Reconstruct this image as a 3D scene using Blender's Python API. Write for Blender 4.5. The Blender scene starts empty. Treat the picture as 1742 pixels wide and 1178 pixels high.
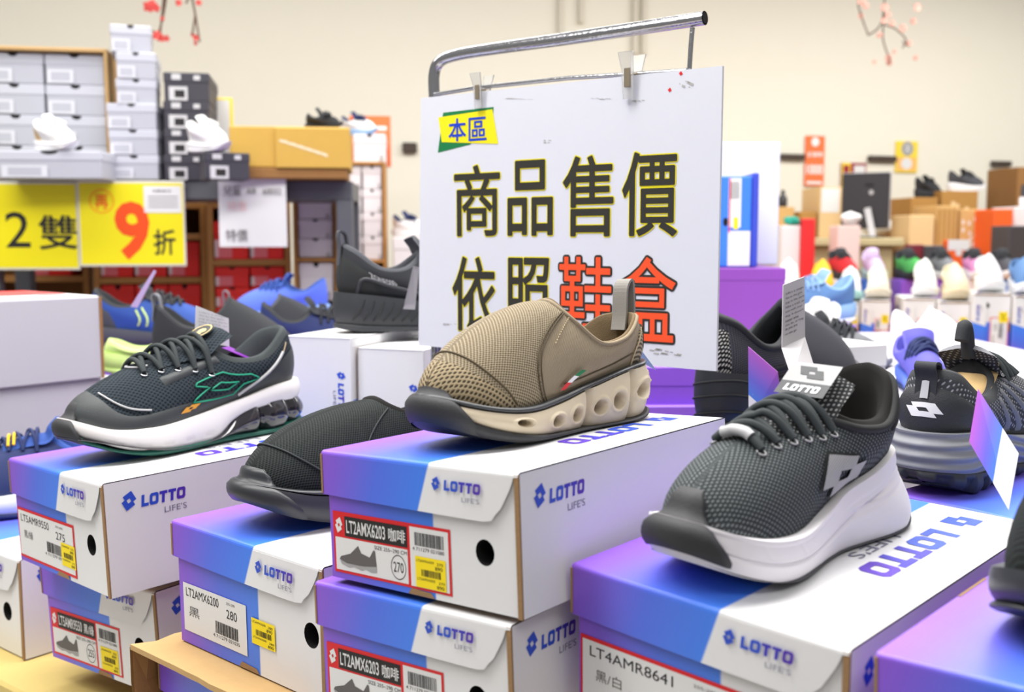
import bpy, math, random
import numpy as np
from mathutils import Matrix, Vector
from mathutils.bvhtree import BVHTree
random.seed(7)
SC = bpy.context.scene
COL = SC.collection
CZ = 1.28                      # camera height above the shop floor
PITCH = 0.1018
FPX = 1778.0                   # focal length in pixels of a 1742 px wide frame

# ---------------------------------------------------------------- camera, world, lights, exposure
cam_data = bpy.data.cameras.new('camera')
cam = bpy.data.objects.new('camera', cam_data)
COL.objects.link(cam)
cam.location = (0, 0, CZ)
cam.rotation_euler = (math.pi / 2 - PITCH, 0, 0)
cam_data.sensor_width = 36.0
cam_data.lens = 36.0 * FPX / 1742.0
cam_data.clip_start = 0.02
cam_data.dof.use_dof = True
cam_data.dof.focus_distance = 0.98
cam_data.dof.aperture_fstop = 6.5
SC.camera = cam

world = bpy.data.worlds.new('world')
SC.world = world
world.use_nodes = True
wb = world.node_tree.nodes['Background']
wb.inputs[0].default_value = (1.0, 0.985, 0.96, 1)
wb.inputs[1].default_value = 0.34

def area_light(name, loc, rot, sx, sy, power, col=(1, 0.98, 0.95)):
    d = bpy.data.lights.new(name, 'AREA')
    d.shape = 'RECTANGLE'; d.size = sx; d.size_y = sy
    d.energy = power; d.color = col
    o = bpy.data.objects.new(name, d)
    COL.objects.link(o)
    o.location = loc; o.rotation_euler = rot
    return o
area_light('ceiling_or_fill_lamp', (-0.5, 1.0, 3.1), (0, 0, 0.2), 2.4, 0.6, 62)
area_light('ceiling_or_fill_lamp', (0.8, 1.8, 3.1), (0, 0, 0.2), 2.4, 0.6, 56)
area_light('ceiling_or_fill_lamp', (-1.7, 2.6, 3.1), (0, 0, 0.2), 2.4, 0.6, 42)
area_light('ceiling_or_fill_lamp', (-1.5, 0.5, 3.1), (0, 0, 0.2), 2.4, 0.6, 38)  # fill lamp, added out of view to brighten the cubbies of red boxes
area_light('ceiling_or_fill_lamp', (0.3, -0.9, 3.1), (0, 0, 0.2), 2.4, 0.6, 26)
area_light('ceiling_or_fill_lamp', (1.9, 4.2, 3.1), (0, 0, 0.3), 2.6, 0.6, 52)
area_light('ceiling_or_fill_lamp', (-0.4, 3.7, 3.1), (0, 0, 0.3), 2.6, 0.6, 34)
area_light('ceiling_or_fill_lamp', (3.4, 5.0, 3.1), (0, 0, 0.3), 2.6, 0.6, 50)  # unseen fill lamp, added to lift the right side of the back wall
SC.view_settings.view_transform = 'Standard'
SC.view_settings.look = 'None'
SC.view_settings.gamma = 1.0
SC.view_settings.use_curve_mapping = False
SC.view_settings.exposure = 0.10

# ---------------------------------------------------------------- small maths
def S(r, g, b):
    def f(c):
        c /= 255.0
        return c / 12.92 if c <= 0.04045 else ((c + 0.055) / 1.055) ** 2.4
    return (f(r), f(g), f(b), 1.0)

_cp, _sp = math.cos(PITCH), math.sin(PITCH)
def at(px, py, Y):
    """the point of the shop at distance Y in front of the camera seen at px, py"""
    a = (px - 871.0) / FPX; b = (589.0 - py) / FPX
    d = Vector((a, _cp + b * _sp, -_sp + b * _cp))
    d *= Y / d.y
    return Vector((d.x, d.y, d.z + CZ))
def atz(px, py, z):
    a = (px - 871.0) / FPX; b = (589.0 - py) / FPX
    d = Vector((a, _cp + b * _sp, -_sp + b * _cp))
    d *= (z - CZ) / d.z
    return Vector((d.x, d.y, z))

def keyf(keys):
    xs = np.array([k[0] for k in keys], float); ys = np.array([k[1] for k in keys], float)
    m = np.gradient(ys, xs) if len(xs) > 2 else np.array([(ys[1]-ys[0])/(xs[1]-xs[0])]*2)
    def f(x):
        x = np.clip(np.asarray(x, float), xs[0], xs[-1])
        i = np.clip(np.searchsorted(xs, x) - 1, 0, len(xs) - 2)
        h = xs[i+1] - xs[i]; u = (x - xs[i]) / h
        return ((2*u**3-3*u**2+1)*ys[i] + (u**3-2*u**2+u)*h*m[i] + (-2*u**3+3*u**2)*ys[i+1] + (u**3-u**2)*h*m[i+1])
    return f
def smooth(x, a, b):
    u = np.clip((np.asarray(x, float) - a) / (b - a), 0, 1)
    return u * u * (3 - 2 * u)
def catmull(P, n=8, closed=False):
    P = [Vector(p) for p in P]
    out = []; N = len(P)
    rng = range(N) if closed else range(N - 1)
    for i in rng:
        if closed: a, b, c, d = P[i-1], P[i], P[(i+1) % N], P[(i+2) % N]
        else: a, b, c, d = P[max(i-1, 0)], P[i], P[i+1], P[min(i+2, N-1)]
        for k in range(n):
            u = k / n
            out.append(0.5 * ((2*b) + (c-a)*u + (2*a-5*b+4*c-d)*u*u + (3*b-a-3*c+d)*u**3))
    if not closed: out.append(P[-1].copy())
    return out

# ---------------------------------------------------------------- materials
MATS = {}
def nd(nt, typ, **kw):
    n = nt.nodes.new(typ)
    for k, v in kw.items(): setattr(n, k, v)
    return n
def newmat(name):
    m = bpy.data.materials.new(name); m.use_nodes = True
    nt = m.node_tree
    return m, nt, nt.nodes['Principled BSDF']
def mat(name, col, rough=0.6, metal=0.0, bump=0.0, scale=200.0, spec=0.5, var=0.0, coat=0.0, trans=0.0, ior=1.45):
    if name in MATS: return MATS[name]
    m, nt, b = newmat(name)
    b.inputs['Base Color'].default_value = col
    b.inputs['Roughness'].default_value = rough
    b.inputs['Metallic'].default_value = metal
    b.inputs['Specular IOR Level'].default_value = spec
    b.inputs['IOR'].default_value = ior
    if coat: b.inputs['Coat Weight'].default_value = coat; b.inputs['Coat Roughness'].default_value = 0.1
    if trans: b.inputs['Transmission Weight'].default_value = trans
    if bump or var:
        tc = nd(nt, 'ShaderNodeTexCoord'); no = nd(nt, 'ShaderNodeTexNoise')
        no.inputs['Scale'].default_value = scale; no.inputs['Detail'].default_value = 4
        nt.links.new(tc.outputs['Object'], no.inputs['Vector'])
        if bump:
            bp = nd(nt, 'ShaderNodeBump'); bp.inputs['Strength'].default_value = bump; bp.inputs['Distance'].default_value = 0.002
            nt.links.new(no.outputs['Fac'], bp.inputs['Height']); nt.links.new(bp.outputs['Normal'], b.inputs['Normal'])
        if var:
            mx = nd(nt, 'ShaderNodeMix', data_type='RGBA')
            mx.inputs[6].default_value = col
            mx.inputs[7].default_value = tuple(c * (1 - var) for c in col[:3]) + (1,)
            nt.links.new(no.outputs['Fac'], mx.inputs[0]); nt.links.new(mx.outputs[2], b.inputs['Base Color'])
    MATS[name] = m
    return m
def knit(name, base, hole, cell=0.0028, lo=0.25, hi=0.42, rot=45, rough=0.85, bump=0.6, aspect=1.0):
    """woven or meshed cloth: a regular lattice of small holes in the cloth's own UV (metres)"""
    if name in MATS: return MATS[name]
    m, nt, b = newmat(name)
    uv = nd(nt, 'ShaderNodeUVMap'); mp = nd(nt, 'ShaderNodeMapping')
    mp.inputs['Scale'].default_value = (1/cell, aspect/cell, 1)
    mp.inputs['Rotation'].default_value = (0, 0, math.radians(rot))
    vo = nd(nt, 'ShaderNodeTexVoronoi', voronoi_dimensions='2D'); vo.inputs['Randomness'].default_value = 0.06; vo.inputs['Scale'].default_value = 1
    cr = nd(nt, 'ShaderNodeValToRGB')
    cr.color_ramp.elements[0].position = lo; cr.color_ramp.elements[0].color = hole
    cr.color_ramp.elements[1].position = hi; cr.color_ramp.elements[1].color = base
    bp = nd(nt, 'ShaderNodeBump'); bp.inputs['Strength'].default_value = bump; bp.inputs['Distance'].default_value = 0.0008
    L = nt.links.new
    L(uv.outputs[0], mp.inputs[0]); L(mp.outputs[0], vo.inputs['Vector']); L(vo.outputs['Distance'], cr.inputs[0])
    L(cr.outputs[0], b.inputs['Base Color']); L(vo.outputs['Distance'], bp.inputs['Height']); L(bp.outputs[0], b.inputs['Normal'])
    b.inputs['Roughness'].default_value = rough; b.inputs['Specular IOR Level'].default_value = 0.25
    MATS[name] = m
    return m
def ribbed(name, c0, c1, period=0.003, rot=0, rough=0.8):
    if name in MATS: return MATS[name]
    m, nt, b = newmat(name)
    uv = nd(nt, 'ShaderNodeUVMap'); mp = nd(nt, 'ShaderNodeMapping')
    mp.inputs['Rotation'].default_value = (0, 0, math.radians(rot))
    wv = nd(nt, 'ShaderNodeTexWave'); wv.inputs['Scale'].default_value = 1/(period*3.2); wv.inputs['Distortion'].default_value = 0.4
    cr = nd(nt, 'ShaderNodeValToRGB')
    cr.color_ramp.elements[0].position = 0.35; cr.color_ramp.elements[0].color = c0
    cr.color_ramp.elements[1].position = 0.65; cr.color_ramp.elements[1].color = c1
    bp = nd(nt, 'ShaderNodeBump'); bp.inputs['Strength'].default_value = 0.5; bp.inputs['Distance'].default_value = 0.0008
    L = nt.links.new
    L(uv.outputs[0], mp.inputs[0]); L(mp.outputs[0], wv.inputs['Vector']); L(wv.outputs['Fac'], cr.inputs[0])
    L(cr.outputs[0], b.inputs['Base Color']); L(wv.outputs['Fac'], bp.inputs['Height']); L(bp.outputs[0], b.inputs['Normal'])
    b.inputs['Roughness'].default_value = rough; b.inputs['Specular IOR Level'].default_value = 0.25
    MATS[name] = m
    return m
def print_ramp(name, stops, rough=0.38, spec=0.5):
    """printed carton: colour bands over UV.x"""
    if name in MATS: return MATS[name]
    m, nt, b = newmat(name)
    uv = nd(nt, 'ShaderNodeUVMap'); sx = nd(nt, 'ShaderNodeSeparateXYZ'); cr = nd(nt, 'ShaderNodeValToRGB')
    e = cr.color_ramp.elements
    while len(e) < len(stops): e.new(0.5)
    for i, (p, c) in enumerate(stops): e[i].position = p; e[i].color = c
    L = nt.links.new
    L(uv.outputs[0], sx.inputs[0]); L(sx.outputs[0], cr.inputs[0]); L(cr.outputs[0], b.inputs['Base Color'])
    b.inputs['Roughness'].default_value = rough; b.inputs['Specular IOR Level'].default_value = spec
    no = nd(nt, 'ShaderNodeTexNoise'); no.inputs['Scale'].default_value = 60; bp = nd(nt, 'ShaderNodeBump')
    tc = nd(nt, 'ShaderNodeTexCoord'); L(tc.outputs['Object'], no.inputs['Vector'])
    bp.inputs['Strength'].default_value = 0.06; bp.inputs['Distance'].default_value = 0.003
    L(no.outputs['Fac'], bp.inputs['Height']); L(bp.outputs[0], b.inputs['Normal'])
    MATS[name] = m
    return m
PURPLE = S(138, 84, 206); BLUE = S(62, 124, 232); INK = S(48, 44, 168); INKB = S(40, 78, 196)
WHITE = S(224, 224, 226)
m_print = print_ramp('carton_print', [(0.0, PURPLE), (0.10, S(124, 86, 210)), (0.33, S(78, 106, 222)), (0.584, BLUE), (0.588, WHITE), (1.0, WHITE)])
m_printw = print_ramp('carton_print_back', [(0.0, BLUE), (0.44, BLUE), (0.445, WHITE), (1.0, WHITE)])
m_white = mat('white_carton', WHITE, 0.45, bump=0.08, scale=50)
m_kraft = mat('kraft_edge', S(150, 118, 82), 0.9, bump=0.3, scale=400)
m_blue = mat('blue_carton', BLUE, 0.4)
m_purple = mat('purple_carton', PURPLE, 0.4)
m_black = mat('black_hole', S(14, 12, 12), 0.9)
m_inkA = mat('ink_blue', INKB, 0.5); m_inkB = mat('ink_violet', S(58, 48, 180), 0.5); m_inkC = mat('ink_purple', S(80, 44, 170), 0.5)
m_inkg = mat('ink_grey', S(120, 120, 140), 0.6)
m_paper = mat('label_paper', S(222, 222, 222), 0.6)
m_txt = mat('label_text', S(28, 28, 30), 0.7)
m_red = mat('label_red', S(214, 26, 34), 0.5)
m_yel = mat('sticker_yellow', S(246, 220, 10), 0.55)
m_lblk = mat('label_black', S(30, 28, 28), 0.6)
m_gry = mat('label_grey', S(96, 92, 92), 0.6)
m_lgry = mat('label_light_grey', S(160, 160, 160), 0.6)

# ---------------------------------------------------------------- mesh builder
TXT = {}
def text_mesh(s, off=0.0):
    k = (s, off)
    if k in TXT: return TXT[k]
    c = bpy.data.curves.new('text', 'FONT'); c.body = s; c.size = 1.0; c.offset = off
    c.resolution_u = 3; c.fill_mode = 'FRONT'
    o = bpy.data.objects.new('text', c); COL.objects.link(o)
    dg = bpy.context.evaluated_depsgraph_get(); dg.update()
    me = bpy.data.meshes.new_from_object(o.evaluated_get(dg))
    v = [(p.co.x, p.co.y) for p in me.vertices]; f = [tuple(q.vertices) for q in me.polygons]
    bpy.data.objects.remove(o); bpy.data.curves.remove(c); bpy.data.meshes.remove(me)
    TXT[k] = (v, f)
    return TXT[k]

class Fr:
    """a flat printing frame: origin, right, up, outward normal"""
    def __init__(s, o, e1, e2):
        s.o = Vector(o); s.a = Vector(e1); s.b = Vector(e2); s.n = s.a.cross(s.b).normalized()
    def p(s, a, b, h=0.0002): return s.o + s.a * a + s.b * b + s.n * h

class MB:
    def __init__(s):
        s.v = []; s.f = []; s.m = []; s.uv = []; s.mats = []; s.sm = []
    def mi(s, m):
        if m not in s.mats: s.mats.append(m)
        return s.mats.index(m)
    def add(s, verts, faces, m, uv=None, smooth=False):
        k = len(s.v); i = s.mi(m)
        s.v += [tuple(p) for p in verts]
        s.uv += ([tuple(q) for q in uv] if uv is not None else [(0.0, 0.0)] * len(verts))
        for f in faces:
            s.f.append(tuple(k + j for j in f)); s.m.append(i); s.sm.append(smooth)
    def grid(s, P, m, cu=False, cv=False, uv=None, smooth=True, flip=False):
        P = np.asarray(P, float); nr, nc = P.shape[:2]
        F = []
        for r in range(nr if cv else nr - 1):
            for c in range(nc if cu else nc - 1):
                a, b = r*nc+c, r*nc+(c+1) % nc; r2 = (r+1) % nr; d, e = r2*nc+c, r2*nc+(c+1) % nc
                F.append((a, d, e, b) if flip else (a, b, e, d))
        s.add(P.reshape(-1, 3), F, m, None if uv is None else np.asarray(uv).reshape(-1, 2), smooth)
    def box(s, c0, c1, m, uvx=None):
        (x0, y0, z0), (x1, y1, z1) = c0, c1
        V = [(x0,y0,z0),(x1,y0,z0),(x1,y1,z0),(x0,y1,z0),(x0,y0,z1),(x1,y0,z1),(x1,y1,z1),(x0,y1,z1)]
        s.add(V, [(0,3,2,1),(4,5,6,7),(0,1,5,4),(1,2,6,5),(2,3,7,6),(3,0,4,7)], m)
    def bbox(s, c0, c1, m, b=0.003):
        """box with chamfered edges"""
        (x0, y0, z0), (x1, y1, z1) = c0, c1
        V = []; idx = {}
        for ix, X in ((0, (x0, x0+b)), (1, (x1, x1-b))):
            for iy, Y in ((0, (y0, y0+b)), (1, (y1, y1-b))):
                for iz, Z in ((0, (z0, z0+b)), (1, (z1, z1-b))):
                    for ax in range(3):
                        idx[ix, iy, iz, ax] = len(V)
                        V.append((X[0] if ax == 0 else X[1], Y[0] if ax == 1 else Y[1], Z[0] if ax == 2 else Z[1]))
        F = []
        for i in (0, 1):
            q = [(i,0,0),(i,1,0),(i,1,1),(i,0,1)]; F.append([idx[a+(0,)] for a in (q if i else q[::-1])])
            q = [(0,i,0),(0,i,1),(1,i,1),(1,i,0)]; F.append([idx[a+(1,)] for a in (q if i else q[::-1])])
            q = [(0,0,i),(1,0,i),(1,1,i),(0,1,i)]; F.append([idx[a+(2,)] for a in (q if i else q[::-1])])
        for a in (0, 1):
            for c in (0, 1):
                F.append([idx[a,c,0,0], idx[a,c,1,0], idx[a,c,1,1], idx[a,c,0,1]])
                F.append([idx[a,0,c,0], idx[a,1,c,0], idx[a,1,c,2], idx[a,0,c,2]])
                F.append([idx[0,a,c,1], idx[1,a,c,1], idx[1,a,c,2], idx[0,a,c,2]])
        for a in (0, 1):
            for c in (0, 1):
                for e in (0, 1): F.append([idx[a,c,e,0], idx[a,c,e,1], idx[a,c,e,2]])
        s.add(V, F, m)
    def tube(s, pts, r, m, n=8, cap=True, rr=None):
        pts = [Vector(p) for p in pts]; N = len(pts)
        rows = []; up = None
        for i, p in enumerate(pts):
            t = (pts[min(i+1, N-1)] - pts[max(i-1, 0)]).normalized()
            if up is None:
                up = Vector((0, 0, 1)) if abs(t.z) < 0.9 else Vector((1, 0, 0))
            x = t.cross(up)
            if x.length < 1e-6: x = t.cross(Vector((0, 1, 0)))
            x.normalize(); y = x.cross(t); up = y
            q = r if rr is None else rr[i]
            rows.append([p + x*math.cos(2*math.pi*k/n)*q + y*math.sin(2*math.pi*k/n)*q for k in range(n)])
        s.grid([[tuple(a) for a in r_] for r_ in rows], m, cu=True, flip=True)
        if cap:
            k = len(s.v); i = s.mi(m)
            s.v += [tuple(a) for a in rows[0]] + [tuple(a) for a in rows[-1]]; s.uv += [(0, 0)] * (2*n)
            s.f += [tuple(range(k, k+n)), tuple(range(k+2*n-1, k+n-1, -1))]; s.m += [i, i]; s.sm += [False, False]
    def poly(s, pts, m, uv=None): s.add(pts, [tuple(range(len(pts)))], m, uv)
    def rect(s, fr, a0, b0, a1, b1, m, h=0.0002):
        s.poly([fr.p(a0, b0, h), fr.p(a1, b0, h), fr.p(a1, b1, h), fr.p(a0, b1, h)], m)
    def shape(s, fr, pts, m, h=0.0002): s.poly([fr.p(a, b, h) for a, b in pts], m)
    def disc(s, fr, a, b, ra, rb, m, h=0.0002, n=24, inner=0.0):
        o = [fr.p(a + ra*math.cos(2*math.pi*k/n), b + rb*math.sin(2*math.pi*k/n), h) for k in range(n)]
        if inner <= 0: s.poly(o, m); return
        q = [fr.p(a + ra*inner*math.cos(2*math.pi*k/n), b + rb*inner*math.sin(2*math.pi*k/n), h) for k in range(n)]
        s.add(o + q, [(k, (k+1) % n, n+(k+1) % n, n+k) for k in range(n)], m)
    def text(s, fr, t, a0, b0, a1, b1, m, h=0.0004, off=0.0, keep=False, shear=0.0):
        """text stretched to fill a rectangle of the frame; off thickens the strokes outward"""
        v0, _ = text_mesh(t, 0.0)
        if not v0: return
        x0 = min(p[0] for p in v0); x1 = max(p[0] for p in v0); y0 = min(p[1] for p in v0); y1 = max(p[1] for p in v0)
        v, f = text_mesh(t, off)
        sx = (a1-a0)/max(x1-x0, 1e-6); sy = (b1-b0)/max(y1-y0, 1e-6)
        if keep:
            k = min(sx, sy); sx = sy = k
        s.add([fr.p(a0 + (p[0]-x0)*sx + shear*(p[1]-y0)*sy, b0 + (p[1]-y0)*sy, h) for p in v], f, m)
    def letters(s, fr, a0, b0, a1, b1, mats, h=0.0003, slant=0.22):
        """heavy slanted word made of five block letters"""
        H = b1 - b0; ws = [0.86, 1.05, 0.95, 0.95, 1.05]; gap = 0.10
        tot = sum(ws) + gap*4 + slant*0.6; k = (a1-a0)/tot
        x = 0.0
        def q(px, py): return (a0 + (px + slant*py*0.6)*k, b0 + py*H)
        for i, (ch, w) in enumerate(zip('LOTTO', ws)):
            m = mats[min(int(i*len(mats)/5), len(mats)-1)]
            if ch == 'L': s.shape(fr, [q(x, 0), q(x+w, 0), q(x+w, .27), q(x+.34, .27), q(x+.34, 1), q(x, 1)], m, h)
            if ch == 'T':
                s.shape(fr, [q(x, .74), q(x+w, .74), q(x+w, 1), q(x, 1)], m, h)
                s.shape(fr, [q(x+w/2-.17, 0), q(x+w/2+.17, 0), q(x+w/2+.17, .74), q(x+w/2-.17, .74)], m, h)
            if ch == 'O':
                c = .16
                o = [(x+c, 0), (x+w-c, 0), (x+w, c), (x+w, 1-c), (x+w-c, 1), (x+c, 1), (x, 1-c), (x, c)]
                d = .07; t1, t2 = .32, .26
                n = [(x+t1+d, t2), (x+w-t1-d, t2), (x+w-t1, t2+d), (x+w-t1, 1-t2-d), (x+w-t1-d, 1-t2), (x+t1+d, 1-t2), (x+t1, 1-t2-d), (x+t1, t2+d)]
                s.add([fr.p(*q(*p), h) for p in o+n], [(j, (j+1) % 8, 8+(j+1) % 8, 8+j) for j in range(8)], m)
            x += w + gap
    def diamond(s, fr, ca, cb, w, hh, m, h=0.0003, rot=-62.0, skew=0.0):
        """two overlapping squares with a square hole where they meet"""
        c, sn = math.cos(math.radians(rot)), math.sin(math.radians(rot))
        for (x0, y0, x1, y1) in [(0, .28, .37, 1), (.63, .28, .72, 1), (.37, .63, .63, 1), (.37, .28, .63, .37), (.72, 0, 1, .72), (.28, 0, .37, .28), (.63, 0, .72, .28), (.37, 0, .63, .28)]:
            P = []
            for x, y in ((x0, y0), (x1, y0), (x1, y1), (x0, y1)):
                x -= .5; y -= .5
                X = c*x - sn*y; Y = sn*x + c*y
                P.append((ca + (X + skew*Y)*w, cb + Y*hh))
            s.shape(fr, P, m, h)
    def build(s, name, parent=None, M=None):
        me = bpy.data.meshes.new(name)
        V = s.v if M is None else [tuple(M @ Vector(p)) for p in s.v]
        me.from_pydata(V, [], s.f)
        for m in s.mats: me.materials.append(m)
        me.polygons.foreach_set('material_index', s.m)
        me.polygons.foreach_set('use_smooth', s.sm)
        ul = me.uv_layers.new(name='UVMap')
        li = np.empty(len(me.loops), np.int32); me.loops.foreach_get('vertex_index', li)
        ul.data.foreach_set('uv', np.array(s.uv, np.float32)[li].ravel())
        me.update()
        o = bpy.data.objects.new(name, me); COL.objects.link(o)
        if parent is not None: o.parent = parent
        return o

def tag(o, label=None, cat=None, group=None, kind=None):
    if label: o['label'] = label
    if cat: o['category'] = cat
    if group: o['group'] = group
    if kind: o['kind'] = kind
    return o
def thing(name, label, cat, M=None, group=None):
    o = bpy.data.objects.new(name, None); COL.objects.link(o)
    o.empty_display_size = 0.03
    if M is not None: o.matrix_world = M
    return tag(o, label, cat, group)
def dup(o, M, label=None):
    """copy a thing with its parts and sub-parts"""
    r = o.copy(); COL.objects.link(r); r.matrix_world = M
    if label: r['label'] = label
    for ch in list(o.children):
        c = ch.copy(); COL.objects.link(c); c.parent = r
        for g in list(ch.children):
            d = g.copy(); COL.objects.link(d); d.parent = c
    return r
def frame_matrix(o, x, y, z):
    return Matrix(((x[0], y[0], z[0], o[0]), (x[1], y[1], z[1], o[1]), (x[2], y[2], z[2], o[2]), (0, 0, 0, 1)))
def box_axes(a, t1, t2):
    u = Vector((math.cos(a), math.sin(a), t1)); v = Vector((-math.sin(a), math.cos(a), t2))
    u.normalize(); v = v - u * u.dot(v); v.normalize()
    return u, v, u.cross(v)
# ---------------------------------------------------------------- printed shoe boxes
BW, BH, BL = 0.2195, 0.112, 0.33
def flt(x, y, z, a, t1=0.0, t2=0.0):
    """frame whose origin is the front left top corner of a box"""
    u, v, w = box_axes(a, t1, t2)
    return frame_matrix((x, y, z + CZ), u, v, w)
def shoe_pic(mb, fr, x0, y0, w, h, body, sole, hh=0.0006):
    def q(pts): return [(x0 + a*w, y0 + b*h) for a, b in pts]
    mb.shape(fr, q([(0, .32), (.04, .45), (.3, .62), (.52, 1.0), (.6, .72), (.82, .62), (.93, .95), (.97, .92), (1, .3), (.6, .2), (.2, .2)]), body, hh)
    mb.shape(fr, q([(0, .3), (.2, .18), (.6, .18), (1, .28), (1, .06), (.85, .02), (.7, .1), (.6, .02), (.4, .1), (.25, .04), (.05, .14)]), sole, hh)
def barcode(mb, fr, a0, b0, a1, b1, seed, h=0.0006):
    r = random.Random(seed); a = a0
    while a < a1 - 0.0006:
        w = r.choice([0.0004, 0.0007, 0.0011]); mb.rect(fr, a, b0, min(a + w, a1), b1, m_txt, h); a += w + r.choice([0.0005, 0.0008])
def red_label(mb, fr, code, han, size, seed):
    mb.rect(fr, .009, -.1065, .1469, -.0525, m_red, .0002)
    mb.rect(fr, .0238, -.0735, .0990, -.0560, m_lblk, .0004)
    mb.rect(fr, .0115, -.1040, .0990, -.0752, m_paper, .0004)
    mb.rect(fr, .1020, -.1045, .1445, -.0550, m_paper, .0004)
    mb.diamond(fr, .0165, -.0645, .0085, .0105, m_paper, .0005)
    mb.text(fr, code, .0262, -.0703, .0735, -.0592, m_paper, .0006, off=.012)
    mb.text(fr, han, .0775, -.0705, .0970, -.0595, m_paper, .0006, off=.01)
    mb.text(fr, 'SIZE 255~290 CM', .0600, -.0800, .0982, -.0768, m_txt, .0006)
    mb.disc(fr, .0880, -.0915, .0088, .0105, m_txt, .0006, inner=.93)
    mb.text(fr, size, .0822, -.0958, .0938, -.0872, m_txt, .0006)
    shoe_pic(mb, fr, .0160, -.1015, .046, .0215, m_gry, m_lgry)
    barcode(mb, fr, .1075, -.0700, .1395, -.0590, seed)
    mb.text(fr, '4 711279 021080', .1050, -.0742, .1400, -.0713, m_txt, .0006)
def white_label(mb, fr, code, size, han, x1, seed, border=False, num='4 711279 021035'):
    if border: mb.rect(fr, .0066, -.1075, x1+.003, -.0525, m_red, .0002)
    x0 = .0088 if border else .0120
    y0 = -.1045 if border else -.1000
    mb.rect(fr, x0, y0, x1, -.0555, m_paper, .0004)
    w = x1 - x0
    mb.text(fr, code, x0+.05*w, -.0672, x0+.58*w, -.0592, m_txt, .0006)
    mb.text(fr, size, x0+.70*w, -.0735, x0+.86*w, -.0655, m_txt, .0006)
    mb.text(fr, '255-290', x0+.70*w, -.0612, x0+.83*w, -.0590, m_gry, .0006)
    mb.text(fr, han, x0+.09*w, -.0850, x0+.26*w, -.0760, m_gry, .0006)
    barcode(mb, fr, x0+.52*w, -.0905, x0+.88*w, -.0795, seed)
    mb.text(fr, num, x0+.48*w, -.0945, x0+.89*w, -.0915, m_txt, .0006)
def sticker(mb, fr, a0, b0, a1, b1, code, size, seed):
    w = a1-a0; h = b1-b0
    mb.rect(fr, a0, b0, a1, b1, m_yel, .0008)
    mb.text(fr, code, a0+.04*w, b0+.83*h, a0+.62*w, b0+.91*h, m_txt, .001)
    mb.text(fr, size, a0+.72*w, b0+.80*h, a0+.92*w, b0+.89*h, m_txt, .001)
    mb.text(fr, '890', a0+.66*w, b0+.64*h, a0+.90*w, b0+.76*h, m_txt, .001)
    barcode(mb, fr, a0+.2*w, b0+.38*h, a0+.85*w, b0+.60*h, seed, .001)
    mb.text(fr, code, a0+.06*w, b0+.24*h, a0+.64*w, b0+.32*h, m_txt, .001)
    mb.text(fr, size, a0+.76*w, b0+.21*h, a0+.96*w, b0+.29*h, m_txt, .001)
    mb.text(fr, '890', a0+.70*w, b0+.05*h, a0+.94*w, b0+.16*h, m_txt, .001)
INKS = [m_inkA, m_inkB, m_inkC]
def life_logo(mb, fr, da, db, ds, a0, b0, a1, b1, la0, lb0, la1, lb1):
    mb.diamond(fr, da, db, ds, ds, m_inkA, .0003)
    mb.letters(fr, a0, b0, a1, b1, INKS)
    mb.text(fr, "LIFE'S", la0, lb0, la1, lb1, m_inkg, .0003)

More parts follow.
